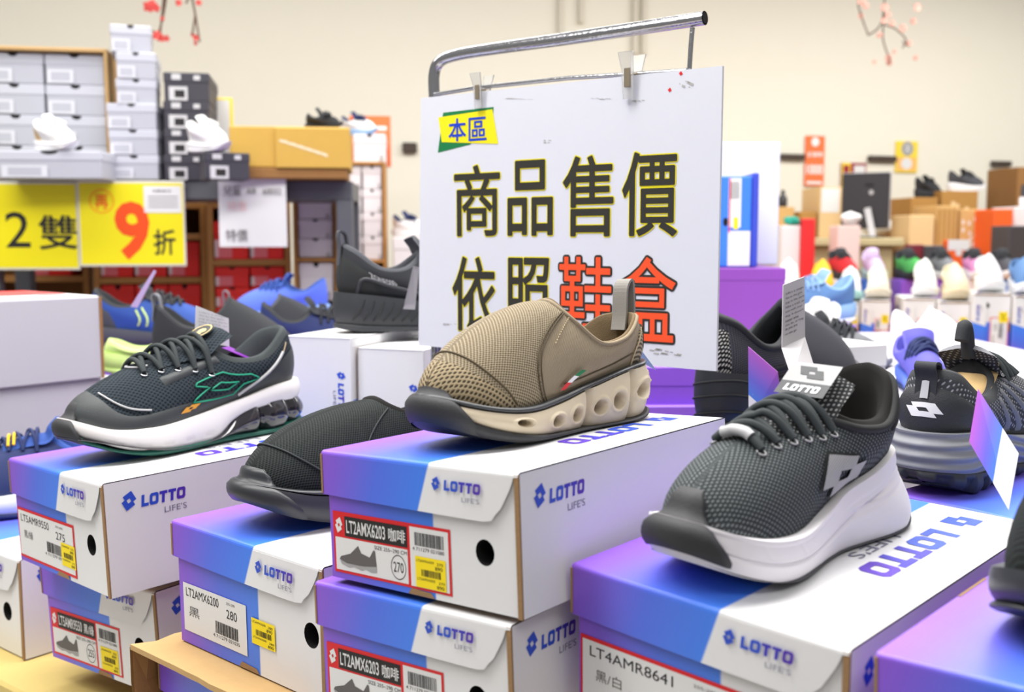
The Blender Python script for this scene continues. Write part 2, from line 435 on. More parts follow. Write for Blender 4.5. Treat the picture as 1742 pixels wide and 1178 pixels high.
def lotto_box(FM, label, kind=None, args=(), st=None, hole=(.1822, -.066), group=None, W=BW, H=BH, L=BL, top_logo=True, side_logo=True, hl=.0385, back=False, sideprint=None):
    T = Matrix.Translation(Vector((W/2, L/2, -H)))
    root = thing('shoe_box', label, 'shoe box', FM @ T, group)
    Ti = T.inverted()
    # body: front panel with a finger hole, sides, back, bottom
    mb = MB(); x0 = .005; y0 = .0022; zt = -.0012
    hu, hw = hole; ra, rb = .0095, .0105; n = 20
    circ = [(hu + ra*math.cos(2*math.pi*k/n), hw + rb*math.sin(2*math.pi*k/n)) for k in range(n)]
    x1 = W - .002
    right = [(hu, -H), (x1, -H), (x1, zt), (hu, zt)] + [circ[(n//4 - k) % n] for k in range(n//2 + 1)]
    left = [(hu, zt), (x0, zt), (x0, -H), (hu, -H)] + [circ[(3*n//4 - k) % n] for k in range(n//2 + 1)]
    for P in (left, right):
        mb.poly([(a, y0, b) for a, b in P], m_print, [(a/BW, b) for a, b in P])
    depth = .03
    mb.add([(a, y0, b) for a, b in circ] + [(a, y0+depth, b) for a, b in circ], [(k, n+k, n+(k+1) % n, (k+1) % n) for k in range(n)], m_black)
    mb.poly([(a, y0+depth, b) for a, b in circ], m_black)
    sm = m_white if sideprint is None else sideprint
    mb.poly([(W, 0.0012, -H), (W, L, -H), (W, L, -.001), (W, 0.0012, -.001)], sm)
    mb.box((W-.0045, -.0004, -H), (W-.0002, .0012, -.002), m_kraft)
    mb.poly([(x0, y0, -H), (x0, L, -H), (W, L, -H), (W, y0, -H)], m_kraft)
    mb.poly([(x0, y0, -H), (x0, y0, zt), (x0, L, zt), (x0, L, -H)], m_purple)
    mb.poly([(x0, L-.001, -H), (x0, L-.001, -.001), (W, L-.001, -.001), (W, L-.001, -H)], m_printw, [(0, 0), (0, 1), (1, 1), (1, 0)])
    front = Fr((0, y0-.0002, 0), (1, 0, 0), (0, 0, 1))
    mb.shape(front, [(.098, -H+.0003), (.128, -H+.0003), (.124, -H+.0045), (.102, -H+.0055)], m_kraft, .0003)
    if side_logo:
        fr = Fr((W, 0, 0), (0, 1, 0), (0, 0, 1))
        life_logo(mb, fr, .0250, -.0215, .0140, .0370, -.0300, .0850, -.0185, .0610, -.0405, .0850, -.0345)
    mb.build('body', root, Ti)
    # lid: front flap with a round corner, top panel, back flap
    lb = MB()
    ur = keyf([(-.0415, .172), (-.0402, .183), (-.034, .1955), (-.022, .2055), (-.010, .2125), (-.002, .2165), (0, W)])
    ws = [-.0410, -.0400, -.0380, -.034, -.028, -.021, -.014, -.008, -.004]
    rows = []; uvs = []
    def row(pf, bound, off=0.0):
        us = np.linspace(0, 1, 15) * bound
        rows.append([pf(u) for u in us]); uvs.append([((u + off)/BW, 0) for u in us])
    for w in ws:
        q = w*hl/.0395
        def pf(u, w=w, q=q):
            sag = min(max(u/.17, 0), 1)*.0022
            return (u, -.0006 - .0012*math.sin(math.pi*min(u/W, 1))*(w/-.04), max(q, -hl + .001*0) - sag*(w/-.04))
        row(pf, float(ur(w)), -w*.33)
    for k in range(5):
        th = k/4*math.pi/2; r = .0035
        row(lambda u, th=th, r=r: (u, -.0006 + r*(1-math.cos(th)), -r + r*math.sin(th)), W-.0005, .001*(4-k)/4)
    for vv in (.04, .1, .16, .22, .28, L-.003):
        row(lambda u, vv=vv: (u, vv, -.0004*math.sin(math.pi*u/W)*math.sin(math.pi*vv/L)), W-.0005)
    lb.grid(rows, m_print, uv=uvs, smooth=False)
    lb.poly([(0, .001, -hl), (0, .001, -.001), (0, L, -.001), (0, L, -hl)], m_purple)
    lb.box((-.0008, -.0012, -hl+.001), (.0012, .0016, -.003), m_kraft)
    lb.poly([(0, L+.0006, -.001), (W, L+.0006, -.001), (W-.02, L+.0006, -hl), (0, L+.0006, -hl)], m_printw, [(0, 0), (1, 0), (.91, 0), (0, 0)])
    lb.poly([(0, L+.0006, -.001), (0, L-.003, 0), (W, L-.003, 0), (W, L+.0006, -.001)], m_printw, [(0, 0), (0, 0), (1, 0), (1, 0)])
    lb.box((.0, L*.43, -.0008), (.0022, L*.60, .0004), m_kraft)
    fl = Fr((0, -.0022, 0), (1, 0, 0), (0, 0, 1))
    life_logo(lb, fl, .1370, -.0155, .0085, .1455, -.0202, .1840, -.0118, .1640, -.0275, .1820, -.0235)
    if top_logo:
        ft = Fr((0, L, .0000), (0, -1, 0), (1, 0, 0))
        lb.diamond(ft, L-.293, .169, .026, .026, m_inkA, .0002, rot=0, skew=0)
        lb.letters(ft, L-.258, .158, L-.128, .183, INKS, .0002, slant=.1)
        lb.text(ft, "LIFE'S", L-.222, .139, L-.152, .151, m_inkg, .0002)
    if back:
        fb = Fr((W, L+.0008, 0), (-1, 0, 0), (0, 0, 1))
        life_logo(lb, fb, .055, -.017, .011, .066, -.0225, .112, -.0125, .078, -.031, .108, -.026)
    lb.build('lid', root, Ti)
    if kind:
        p = MB()
        (red_label if kind == 'red' else white_label)(p, front, *args)
        p.build('size_label', root, Ti)
    if st:
        p = MB(); sticker(p, front, *st)
        p.build('price_sticker', root, Ti)
    return root

def scaled(k, x, y, z, a, t1=0.0, t2=0.0):
    return flt(x*k, y*k, z*k, a, t1, t2) @ Matrix.Scale(k, 4)
F_A = scaled(.91, -.1667, .9001, -.1836, -.6728, .0481, -.0072)
F_A2 = scaled(.91, -.1740, .8991, -.3015, -.6596, .0481, -.0072)
F_B = scaled(1.12, -.5462, 1.1164, -.2363, -.7539, .0315, .0218)
F_B2 = scaled(1.12, -.5330, 1.1500, -.3610, -.6500, .0420, .0218)
F_C = scaled(.965, .0445, .7524, -.2385, -.7777, -.02, .0357)
F_C2 = scaled(.88, .2324, .6434, -.262, -.745, .030, .0)
F_D = scaled(1.10, -.3094, .9293, -.2539, -.73, .0099, .0049)
_g = Vector((-.53, 1.096, -.3436))*1.23; _ga = -.66
F_G = flt(_g.x - BW*1.23*math.cos(_ga), _g.y - BW*1.23*math.sin(_ga), _g.z, _ga) @ Matrix.Scale(1.23, 4)
F_C3 = flt(.367, .9861, -.2420, -.93, .0, .012)
ST = (.1078, -.1041, .1412, -.0785)
lotto_box(F_A, 'blue and white shoe box carrying the brown slip-on, red label 270', 'red', ('LT2AMX6203', '咖啡', '270', 1), ST + ('LT2AMX6203', '270', 2))
lotto_box(F_A2, 'blue and white shoe box directly under the one marked 270, cut by the bottom edge', 'red', ('LT2AMX6203', '咖啡', '275', 3), ST + ('LT2AMX6203', '275', 4))
lotto_box(F_B, 'blue and white shoe box with white label, size 275, under the black and green sneaker', 'white', ('LT5AMR9550', '275', '黑/綠', .1420, 5, True, '4 711279 097124'), (.1131, -.0985, .1448, -.0745, 'LT5AMR9550', '275', 6))
lotto_box(F_B2, 'shoe box with red label size 255, beneath the box of the green-emblem sneaker', 'red', ('LT5AMR9550', '黑/綠', '255', 7), (.108, -.1041, .1412, -.0785, 'LT5AMR9550', '255', 8))
lotto_box(F_C, 'blue and white shoe box under the black sneaker with white sole', 'white', ('LT4AMR8641', '270', '黑/白', .1500, 9, True, '4 711279 086412'), None)
lotto_box(F_C2, 'violet shoe box in the bottom right corner of the photo', None, (), None)
lotto_box(F_C3, 'blue shoe box under the grey soled trail shoe at the right', None, (), None)
lotto_box(F_D, 'blue and white shoe box with white label, size 280, under the all black slip-on', 'white', ('LT2AMX6200', '280', '黑', .1110, 11, False), (.1190, -.0855, .1520, -.0632, 'LT2AMX6200', '280', 12), hole=(.2001, -.0594), hl=.033)
lotto_box(F_G, 'white fronted shoe box in the lower left corner under the navy sneaker', None, (), None)
# purple box under the torn cardboard
FD2 = F_D @ Matrix.Translation(Vector((-.012, -.012, -.121)))
lotto_box(FD2, 'violet shoe box under the torn brown cardboard at the bottom of the photo', None, (), None)
# standing boxes seen from the back: long side up
def standing(x, y, z, a, up_right=True):
    """frame of a box stood on its long side, back end toward the camera (z = its top)"""
    u = Vector((0, 0, 1)); w = Vector((math.cos(a), math.sin(a), 0)); v = w.cross(u)
    return frame_matrix((x, y, z + CZ), u, v, w)
def stand_back(px, py, Y, a, label, H=.112):
    """top left corner of the visible end at px, py"""
    p = at(px, py, Y); w = Vector((math.cos(a), math.sin(a), 0)); v = w.cross(Vector((0, 0, 1)))
    o = p + w*H - Vector((0, 0, BW)) - v*BL
    FM = frame_matrix(o, Vector((0, 0, 1)), v, w)
    return lotto_box(FM, label, None, (), None, H=H, back=True)
stand_back(485, 572, 1.55, -.37, 'white topped shoe box standing on its side under the black shoe with white lettering')
stand_back(608, 592, 1.52, -.37, 'white topped shoe box standing on its side left of the chrome sign pole', H=.108)

# ---------------------------------------------------------------- plain boxes and cardboard
m_card = mat('brown_cardboard', S(196, 160, 108), 0.85, bump=0.25, scale=90, var=0.12)
m_carddk = mat('dark_cardboard', S(150, 108, 62), 0.9, bump=0.3, scale=120, var=0.2)
m_ycard = mat('yellow_cardboard', S(205, 182, 112), 0.85, bump=0.2, scale=60, var=0.10)
m_tan = mat('tan_cardboard', S(206, 176, 132), 0.85, bump=0.2, scale=60, var=0.1)
m_wood = mat('shelf_wood', S(186, 132, 70), 0.6, bump=0.1, scale=40, var=0.2)
def plain_box(FM, W, H, L, name, label, cat, body, edge=None, group=None, lid=None, hl=.035, extra=None):
    """carton whose frame origin is its front left top corner; chamfered walls, lid lip"""
    T = Matrix.Translation(Vector((W/2, L/2, -H)))
    root = thing(name, label, cat, FM @ T, group); Ti = T.inverted()
    mb = MB(); mb.bbox((.0012, .0012, -H), (W-.0012, L-.0012, -.002), body, .002)
    if edge is not None: mb.box((W-.003, .0, -H), (W, .003, -.003), edge)
    if extra: extra(mb)
    mb.build('body', root, Ti)
    lb = MB(); lm = lid or body
    lb.bbox((0, 0, -hl), (W, L, 0), lm, .0022)
    lb.build('lid', root, Ti)
    return root
# ---------------------------------------------------------------- shoes
_LAT = [(0, 0), (.008, .030), (.03, .062), (.09, .099), (.18, .114), (.3, .114), (.42, .117), (.55, .138), (.68, .164), (.78, .168), (.87, .150), (.94, .110), (.985, .052)]
_MED = [(1.0, 0), (.985, -.060), (.945, -.112), (.88, -.148), (.78, -.164), (.68, -.160), (.55, -.134), (.42, -.110), (.3, -.107), (.18, -.109), (.09, -.097), (.03, -.061), (.008, -.030)]
class Shoe:
    def __init__(s, L=.295, wid=1.0, zt=None, zb=None, up=None, flare=None):
        s.L = L
        P = np.array([tuple(p)[:2] for p in catmull([(a*L, b*L*wid, 0) for a, b in _LAT + _MED], 24, True)])
        d = np.linalg.norm(np.roll(P, -1, 0) - P, axis=1); c = np.concatenate([[0], np.cumsum(d)])
        s.per = c[-1]; s.tt = c/c[-1]; s.P = np.vstack([P, P[:1]])
        tg = np.roll(P, -1, 0) - np.roll(P, 1, 0); tg /= np.linalg.norm(tg, axis=1)[:, None]
        N = np.stack([-tg[:, 1], tg[:, 0]], 1)        # travelled heel > +y > toe: outward is to the left
        s.N = np.vstack([N, N[:1]])
        s.zt = keyf([(a*L, z) for a, z in (zt or [(0, .046), (.3, .040), (.6, .030), (.8, .030), (.92, .037), (1, .046)])])
        s.zb = keyf([(a*L, z) for a, z in (zb or [(0, .006), (.12, .0), (.6, .0), (.8, .005), (.92, .016), (1, .028)])])
        zb0 = s.zb; s.zb = lambda x: np.maximum(zb0(x), 0.0)
        s.flare = flare
        u = dict(fin=.005, xh=.035, xf=.50, b=.034, zq=[(0, .100), (.25, .088), (.5, .068), (.75, .082), (1, .118)], tk=[(0, 0), (.15, .22), (.35, .5), (.55, .74), (.7, .87), (1, 1)],
                 b1=.006, b2=.004, toeh=.030, toeh2=.042, k2=.50, lift=.002, tau=(.45, .85))
        u.update(up or {}); s.u = u
        s.zq = keyf(u['zq']); s.tk = keyf(u['tk'])
        s.bvh = None
    def out(s, t):
        t = np.mod(t, 1.0)
        return (np.interp(t, s.tt, s.P[:, 0]), np.interp(t, s.tt, s.P[:, 1]), np.interp(t, s.tt, s.N[:, 0]), np.interp(t, s.tt, s.N[:, 1]))
    def wall(s, t, z0, z1, v, off=0.0):
        """point on the sole wall; z0, z1 functions of x, v from 0 (low) to 1 (high)"""
        x, y, nx, ny = s.out(t); v = np.asarray(v, float)
        o = off + .0022*(4*v*(1-v)) - .003*(1-v)**4
        z = z0(x) + (z1(x)-z0(x))*v
        if s.flare is not None: o = o + s.flare(x, z)
        return np.stack(np.broadcast_arrays(x + nx*o, y + ny*o, z), -1)
    def upper(s, t, v, h=0.0):
        t = np.asarray(t, float); v = np.asarray(v, float)
        p = s._up(t, v)
        if np.any(np.asarray(h) != 0):
            e = 1e-3
            dt = s._up(t+e, v) - s._up(t-e, v); dv = s._up(t, np.minimum(v+e, 1)) - s._up(t, np.maximum(v-e, 0))
            n = np.cross(dv, dt); n /= np.maximum(np.linalg.norm(n, axis=-1), 1e-9)[..., None]
            p = p + n * np.asarray(h)[..., None]
        return p
    def opening(s, t):
        u = s.u; t = np.mod(t, 1.0); tp = 1 - np.abs(2*t-1); sg = np.where(t <= .5, 1.0, -1.0)
        f = s.tk(tp); ph = np.pi*f; L = s.L
        a = (u['xf']-u['xh'])*L/2; xc = (u['xf']+u['xh'])*L/2
        return np.stack([xc - a*np.cos(ph), sg*u['b']*np.sin(ph)**np.where(ph > np.pi/2, u.get('ef', .8), .8), s.zq(f)], -1)
    def _up(s, t, v):
        u = s.u; t = np.mod(t, 1.0)
        t, v = np.broadcast_arrays(t, v)
        x, y, nx, ny = s.out(t); tp = 1 - np.abs(2*t-1)
        F = np.stack([x - nx*u['fin'], y - ny*u['fin'], s.zt(x) - .004], -1)
        n = np.stack([nx, ny, 0*nx], -1)
        Q = s.opening(t)
        tau = smooth(tp, *u['tau'])[..., None]; hz = (Q - F)[..., 2:3]
        up = np.array([0, 0, 1.0])
        P1 = F + up*((1-tau)*.42*hz + tau*u['toeh']) + n*((1-tau)*u['b1'] + tau*.003)
        FT = F + up*u['toeh2']
        P2 = (1-tau)*(Q - up*.32*hz + n*u['b2']) + tau*(Q + (FT-Q)*u['k2'] + up*u['lift'])
        w = v[..., None]
        return F*(1-w)**3 + 3*P1*w*(1-w)**2 + 3*P2*w*w*(1-w) + Q*w**3
    def uv(s, P, v=None):
        return np.stack([P[..., 0], np.sign(P[..., 1]+1e-9)*(np.abs(P[..., 1]) + (.13 - P[..., 2]))], -1)
    # ---- parts
    def make_upper(s, root, m, name='upper', NT=112, NV=18, lining=None, insole=None, rim=.0035, thick=.010):
        t = np.linspace(0, 1, NT, endpoint=False)
        v = np.linspace(0, 1, NV)
        T, V = np.meshgrid(t, v)
        P = s.upper(T, V)
        mb = MB(); mb.grid(P, m, cu=True, uv=s.uv(P), flip=True)
        s.bvh = BVHTree.FromPolygons([Vector(p) for p in mb.v], mb.f)
        o = mb.build(name, root)
        Q = P[-1]; c = Q.mean(0); d = c - Q; d[:, 2] = 0; d /= np.linalg.norm(d, axis=1)[:, None]
        z = np.array([0, 0, 1.0])
        x, y, nx, ny = s.out(t)
        zf = s.zt(x) - .002
        Fb = np.stack([x - nx*.016, y - ny*.016, zf], -1)
        rows = [Q, Q + d*rim*.5 + z*rim*.8, Q + d*rim*1.4 + z*rim*.9, Q + d*thick*.75 + z*.001, Q + d*thick - z*.006]
        for k in (.25, .5, .75, 1.0): rows.append((Q + d*thick - z*.006)*(1-k) + Fb*k)
        lb = MB(); lb.grid(np.array(rows), lining or m, cu=True, uv=s.uv(np.array(rows)), flip=True)
        lb.build('collar_lining', root)
        ib = MB(); s.cap(ib, Fb, insole or lining or m, up=True); ib.build('insole', root)
        return o
    def cap(s, mb, ring, m, up=True):
        rows = []
        for k in (1, .75, .4, 0):
            r = ring.copy(); r[:, 1] *= k; rows.append(r)
        mb.grid(np.array(rows), m, cu=True, flip=up)
    def make_wall(s, root, name, z0, z1, m, off=0.0, NT=160, NV=10, disp=None, capb=True, capt=True, label=None):
        t = np.linspace(0, 1, NT, endpoint=False); v = np.linspace(0, 1, NV)
        T, V = np.meshgrid(t, v)
        o = off if disp is None else off - disp(T, s.out(T)[0], V)
        P = s.wall(T, z0, z1, V, o)
        mb = MB(); mb.grid(P, m, cu=True, uv=np.stack([T*s.per, P[..., 2]], -1), flip=True)
        if capb: s.cap(mb, P[0], m, up=False)
        if capt: s.cap(mb, P[-1], m, up=True)
        ob = mb.build(name, root)
        if label: ob['label'] = label
        return ob
    def patch(s, root, name, fn, m, ns=40, nr=10, h=.0012, mb=None, surf=None, edge=.12):
        """a panel lying on the upper: fn(a, b) with a, b in 0..1 gives (t, v)"""
        A, B = np.meshgrid(np.linspace(0, 1, ns), np.linspace(0, 1, nr))
        t, v = fn(A, B)
        e = np.minimum(np.minimum(A, 1-A)*ns/3.0, np.minimum(B, 1-B)*nr/3.0)
        H = h*np.clip(e, 0, 1)**.6 + .00025
        P = (surf or s.upper)(t, v, H)
        own = mb is None
        mb = mb or MB(); mb.grid(P, m, uv=s.uv(P), flip=True)
        return mb.build(name, root) if own else None
    def line(s, mb, tv, r, m, h=.001, n=6, sub=6, surf=None):
        """a seam, piping or printed stroke following t, v points on the upper"""
        C = catmull([(a, b, 0) for a, b in tv], sub)
        t = np.array([c[0] for c in C]); v = np.clip(np.array([c[1] for c in C]), 0, 1)
        mb.tube([tuple(p) for p in (surf or s.upper)(t, v, np.full(t.shape, h))], r, m, n)
    def decal(s, mb, t0, v0, shapes, m, h=.0012, surf=None, sx=1.0):
        """flat shapes (metres: a to the toe, b up) wrapped on the upper around t0, v0"""
        S_ = surf or s.upper; e = 1e-3
        p0 = S_(np.array([t0]), np.array([v0]))[0]
        dt = np.linalg.norm(S_(np.array([t0+e]), np.array([v0]))[0]-p0)/e; dv = np.linalg.norm(S_(np.array([t0]), np.array([min(v0+e, 1)]))[0]-p0)/e
        for sh in shapes:
            # subdivide quads
            if len(sh) == 4:
                k = 5; G = []
                for i in range(k):
                    r = []
                    for j in range(k):
                        a, b = i/(k-1), j/(k-1)
                        q = [(1-a)*(1-b), (1-a)*b, a*b, a*(1-b)]
                        r.append((sum(q[n_]*sh[n_][0] for n_ in range(4)), sum(q[n_]*sh[n_][1] for n_ in range(4))))
                    G.append(r)
                G = np.array(G)
                P = S_(t0 + sx*G[..., 0]/dt, v0 + G[..., 1]/dv, np.full(G.shape[:2], h))
                mb.grid(P, m, uv=s.uv(P))
            else:
                G = np.array(sh)
                P = S_(t0 + sx*G[:, 0]/dt, v0 + G[:, 1]/dv, np.full(len(G), h))
                mb.poly([tuple(p) for p in P], m)
    def decal_text(s, mb, t0, v0, txt, w, hgt, m, h=.0014, surf=None, off=.0, sx=1.0):
        vv, ff = text_mesh(txt, off)
        x0 = min(p[0] for p in vv); x1 = max(p[0] for p in vv); y0 = min(p[1] for p in vv); y1 = max(p[1] for p in vv)
        G = np.array([((p[0]-(x0+x1)/2)*w/(x1-x0), (p[1]-(y0+y1)/2)*hgt/(y1-y0)) for p in vv])
        S_ = surf or s.upper; e = 1e-3
        p0 = S_(np.array([t0]), np.array([v0]))[0]
        dt = np.linalg.norm(S_(np.array([t0+e]), np.array([v0]))[0]-p0)/e; dv = np.linalg.norm(S_(np.array([t0]), np.array([v0+e]))[0]-p0)/e
        P = S_(t0 + sx*G[:, 0]/dt, v0 + G[:, 1]/dv, np.full(len(G), h))
        mb.add([tuple(p) for p in P], ff, m)
    def top(s, x, y, dz=.2):
        r = s.bvh.ray_cast(Vector((x, y, dz)), Vector((0, 0, -1)))
        return r[0] if r[0] is not None else Vector((x, y, s.zq(1)))
    def make_tongue(s, root, m, x0=.66, x1=.45, rise=(-.022, .034), w=.030, th=.007, name='tongue', crown=.010):
        L = s.L
        line = [s.top(a*L, 0) + Vector((0, 0, .0015)) for a in np.linspace(x0, s.u['xf']+.012, 6)]
        e = line[-1]
        line += [e + Vector((rise[0]*.35, 0, rise[1]*.45)), e + Vector((rise[0]*.75, 0, rise[1]*.8)), e + Vector((rise[0], 0, rise[1]))]
        C = catmull(line, 5); n = len(C); K = 13
        rows = []
        for layer in (0, 1):
            R_ = []
            for i, p in enumerate(C):
                f = i/(n-1); ww = w*(.72 + .28*f) * (1.0 if f < .94 else .93)
                tg = (C[min(i+1, n-1)] - C[max(i-1, 0)]).normalized(); nn = tg.cross(Vector((0, -1, 0))).normalized()
                if nn.z < 0: nn = -nn
                taper = min(1.0, 1.2*(1-abs(f-.5)*2) + .35)
                R_.append([p + Vector((0, ww*q, 0)) + nn*(-crown*q*q + (th*.5*(1-q**4)*taper if layer == 0 else -th*.5*(1-q**4))) for q in np.linspace(-1, 1, K)])
            rows.append(R_)
        G = [rows[0][i] + rows[1][i][::-1] for i in range(n)]
        P = np.array([[tuple(a) for a in r] for r in G])
        mb = MB(); mb.grid(P, m, cu=True, uv=s.uv(P))
        mb.poly([tuple(a) for a in G[-1]], m)
        o = mb.build(name, root)
        s.tongue_line = C; s.tongue_w = w; s.tongue_crown = crown; s.tongue_th = th
        s.bvh2 = BVHTree.FromPolygons([Vector(p) for p in mb.v], mb.f)
        return o
    def hit(s, x, y):
        a = s.top(x, y); 
        b = s.bvh2.ray_cast(Vector((x, y, .25)), Vector((0, 0, -1)))[0] if getattr(s, 'bvh2', None) else None
        return b if (b is not None and b.z > a.z) else a
    def make_laces(s, root, m, rows, r=.0024, em=None, bow=True, flat=False, ends=True):
        """rows: list of (x fraction, half gap); crossing laces with metal eyelets"""
        mb = MB(); eb = MB(); L = s.L
        pts = [(Vector(s.hit(x*L, g)), Vector(s.hit(x*L, -g))) for x, g in rows]
        def bar(a, b, hgt, k=9):
            out = []
            for i in range(k+1):
                f = i/k; x = a.x*(1-f) + b.x*f; y = a.y*(1-f) + b.y*f
                q = s.hit(x, y); z = max(q.z, (a.z*(1-f)+b.z*f))
                out.append(Vector((x, y, z + r*.9 + hgt*math.sin(math.pi*min(max(f, 0), 1)))))
            mb.tube(catmull(out, 2), r, m, 7)
        bar(pts[0][0], pts[0][1], .004)
        for i in range(len(pts)-1):
            bar(pts[i][0], pts[i+1][1], .0035); bar(pts[i][1], pts[i+1][0], .0065)
        if bow:
            a, b = pts[-1]; bar(a, b, .006)
        mb.build('laces', root)
        if em is not None:
            for a, b in pts:
                for p, sg in ((a, 1), (b, -1)):
                    eb = MB(); eb.tube(catmull([p + Vector((.0035*math.cos(q), .0035*math.sin(q)*.8, .0006 + .0025*-sg*math.sin(q)*.6)) for q in np.linspace(0, 2*math.pi, 9)[:-1]], 2, True) , .0008, em, 5)
                    eb.build('eyelet', root)
    def heel_loop(s, root, m, w=.009, hgt=.022, back=.010, name='pull_tab', th=.0025, label=None, inner=None):
        p = s.opening(np.array([0.0]))[0]; x, y, z = p
        z0 = z - .030
        C = catmull([(x-.006, 0, z0), (x-.004, 0, z-.004), (x-back, 0, z+hgt*.65), (x-back*.5, 0, z+hgt), (x+.006, 0, z+hgt*.75), (x+.009, 0, z-.002), (x+.012, 0, z-.016)], 6)
        G = []
        for i, q in enumerate(C):
            tg = (C[min(i+1, len(C)-1)] - C[max(i-1, 0)]).normalized(); n = tg.cross(Vector((0, 1, 0)))
            ring = [q + Vector((0, w, 0)) + n*th*.5, q + Vector((0, -w, 0)) + n*th*.5, q + Vector((0, -w, 0)) - n*th*.5, q + Vector((0, w, 0)) - n*th*.5]
            G.append([tuple(a) for a in ring])
        mb = MB(); mb.grid(G, m, cu=True, smooth=False); o = mb.build(name, root)
        if label: o['label'] = label
        return o
def on_box(FM, heel, toe, lift=.0008):
    """matrix of a shoe standing on the lid of a box: heel and toe in lid coordinates"""
    d = Vector((toe[0]-heel[0], toe[1]-heel[1], 0)).normalized()
    return FM @ frame_matrix((heel[0], heel[1], lift), d, Vector((-d.y, d.x, 0)), Vector((0, 0, 1)))
def on_point(heel, toe, z=None, roll=0.0, pitch=0.0):
    d = Vector((toe[0]-heel[0], toe[1]-heel[1], 0)).normalized()
    M = frame_matrix(heel, d, Vector((-d.y, d.x, 0)), Vector((0, 0, 1)))
    return M @ Matrix.Rotation(roll, 4, 'X') @ Matrix.Rotation(-pitch, 4, 'Y')

def kz(*p):
    """height key function over x (metres) for a shoe of length .295"""
    return keyf([(a*.285, z) for a, z in p])
# ---- brown slip-on
m_br = ribbed('brown_side_cloth', S(146, 132, 110), S(154, 140, 118), .002, 30, .8)
m_br_v = knit('brown_vamp_knit', S(164, 150, 126), S(92, 82, 66), .0026, .28, .50, 20)
m_br_t = knit('brown_toe_mesh', S(158, 142, 114), S(60, 52, 40), .0042, .24, .42, 45, bump=.8)
m_br_h = ribbed('brown_ribbed_heel', S(86, 78, 64), S(158, 146, 122), .0034, 80, .8)
m_br_l = mat('brown_lining', S(112, 94, 68), .9, bump=.3, scale=900)
m_tansole = mat('tan_foam_sole', S(204, 190, 166), .55, bump=.05, scale=300)
m_rub = mat('black_rubber', S(50, 50, 53), .6, bump=.12, scale=500)
m_welt = mat('black_welt', S(58, 60, 64), .35)
m_strap = mat('grey_strap', S(140, 136, 130), .7, bump=.2, scale=1200)
m_refl = mat('reflective_grey', S(178, 178, 180), .4)
m_thread = mat('brown_thread', S(178, 160, 128), .8)
m_threadd = mat('dark_brown_thread', S(84, 72, 52), .8)

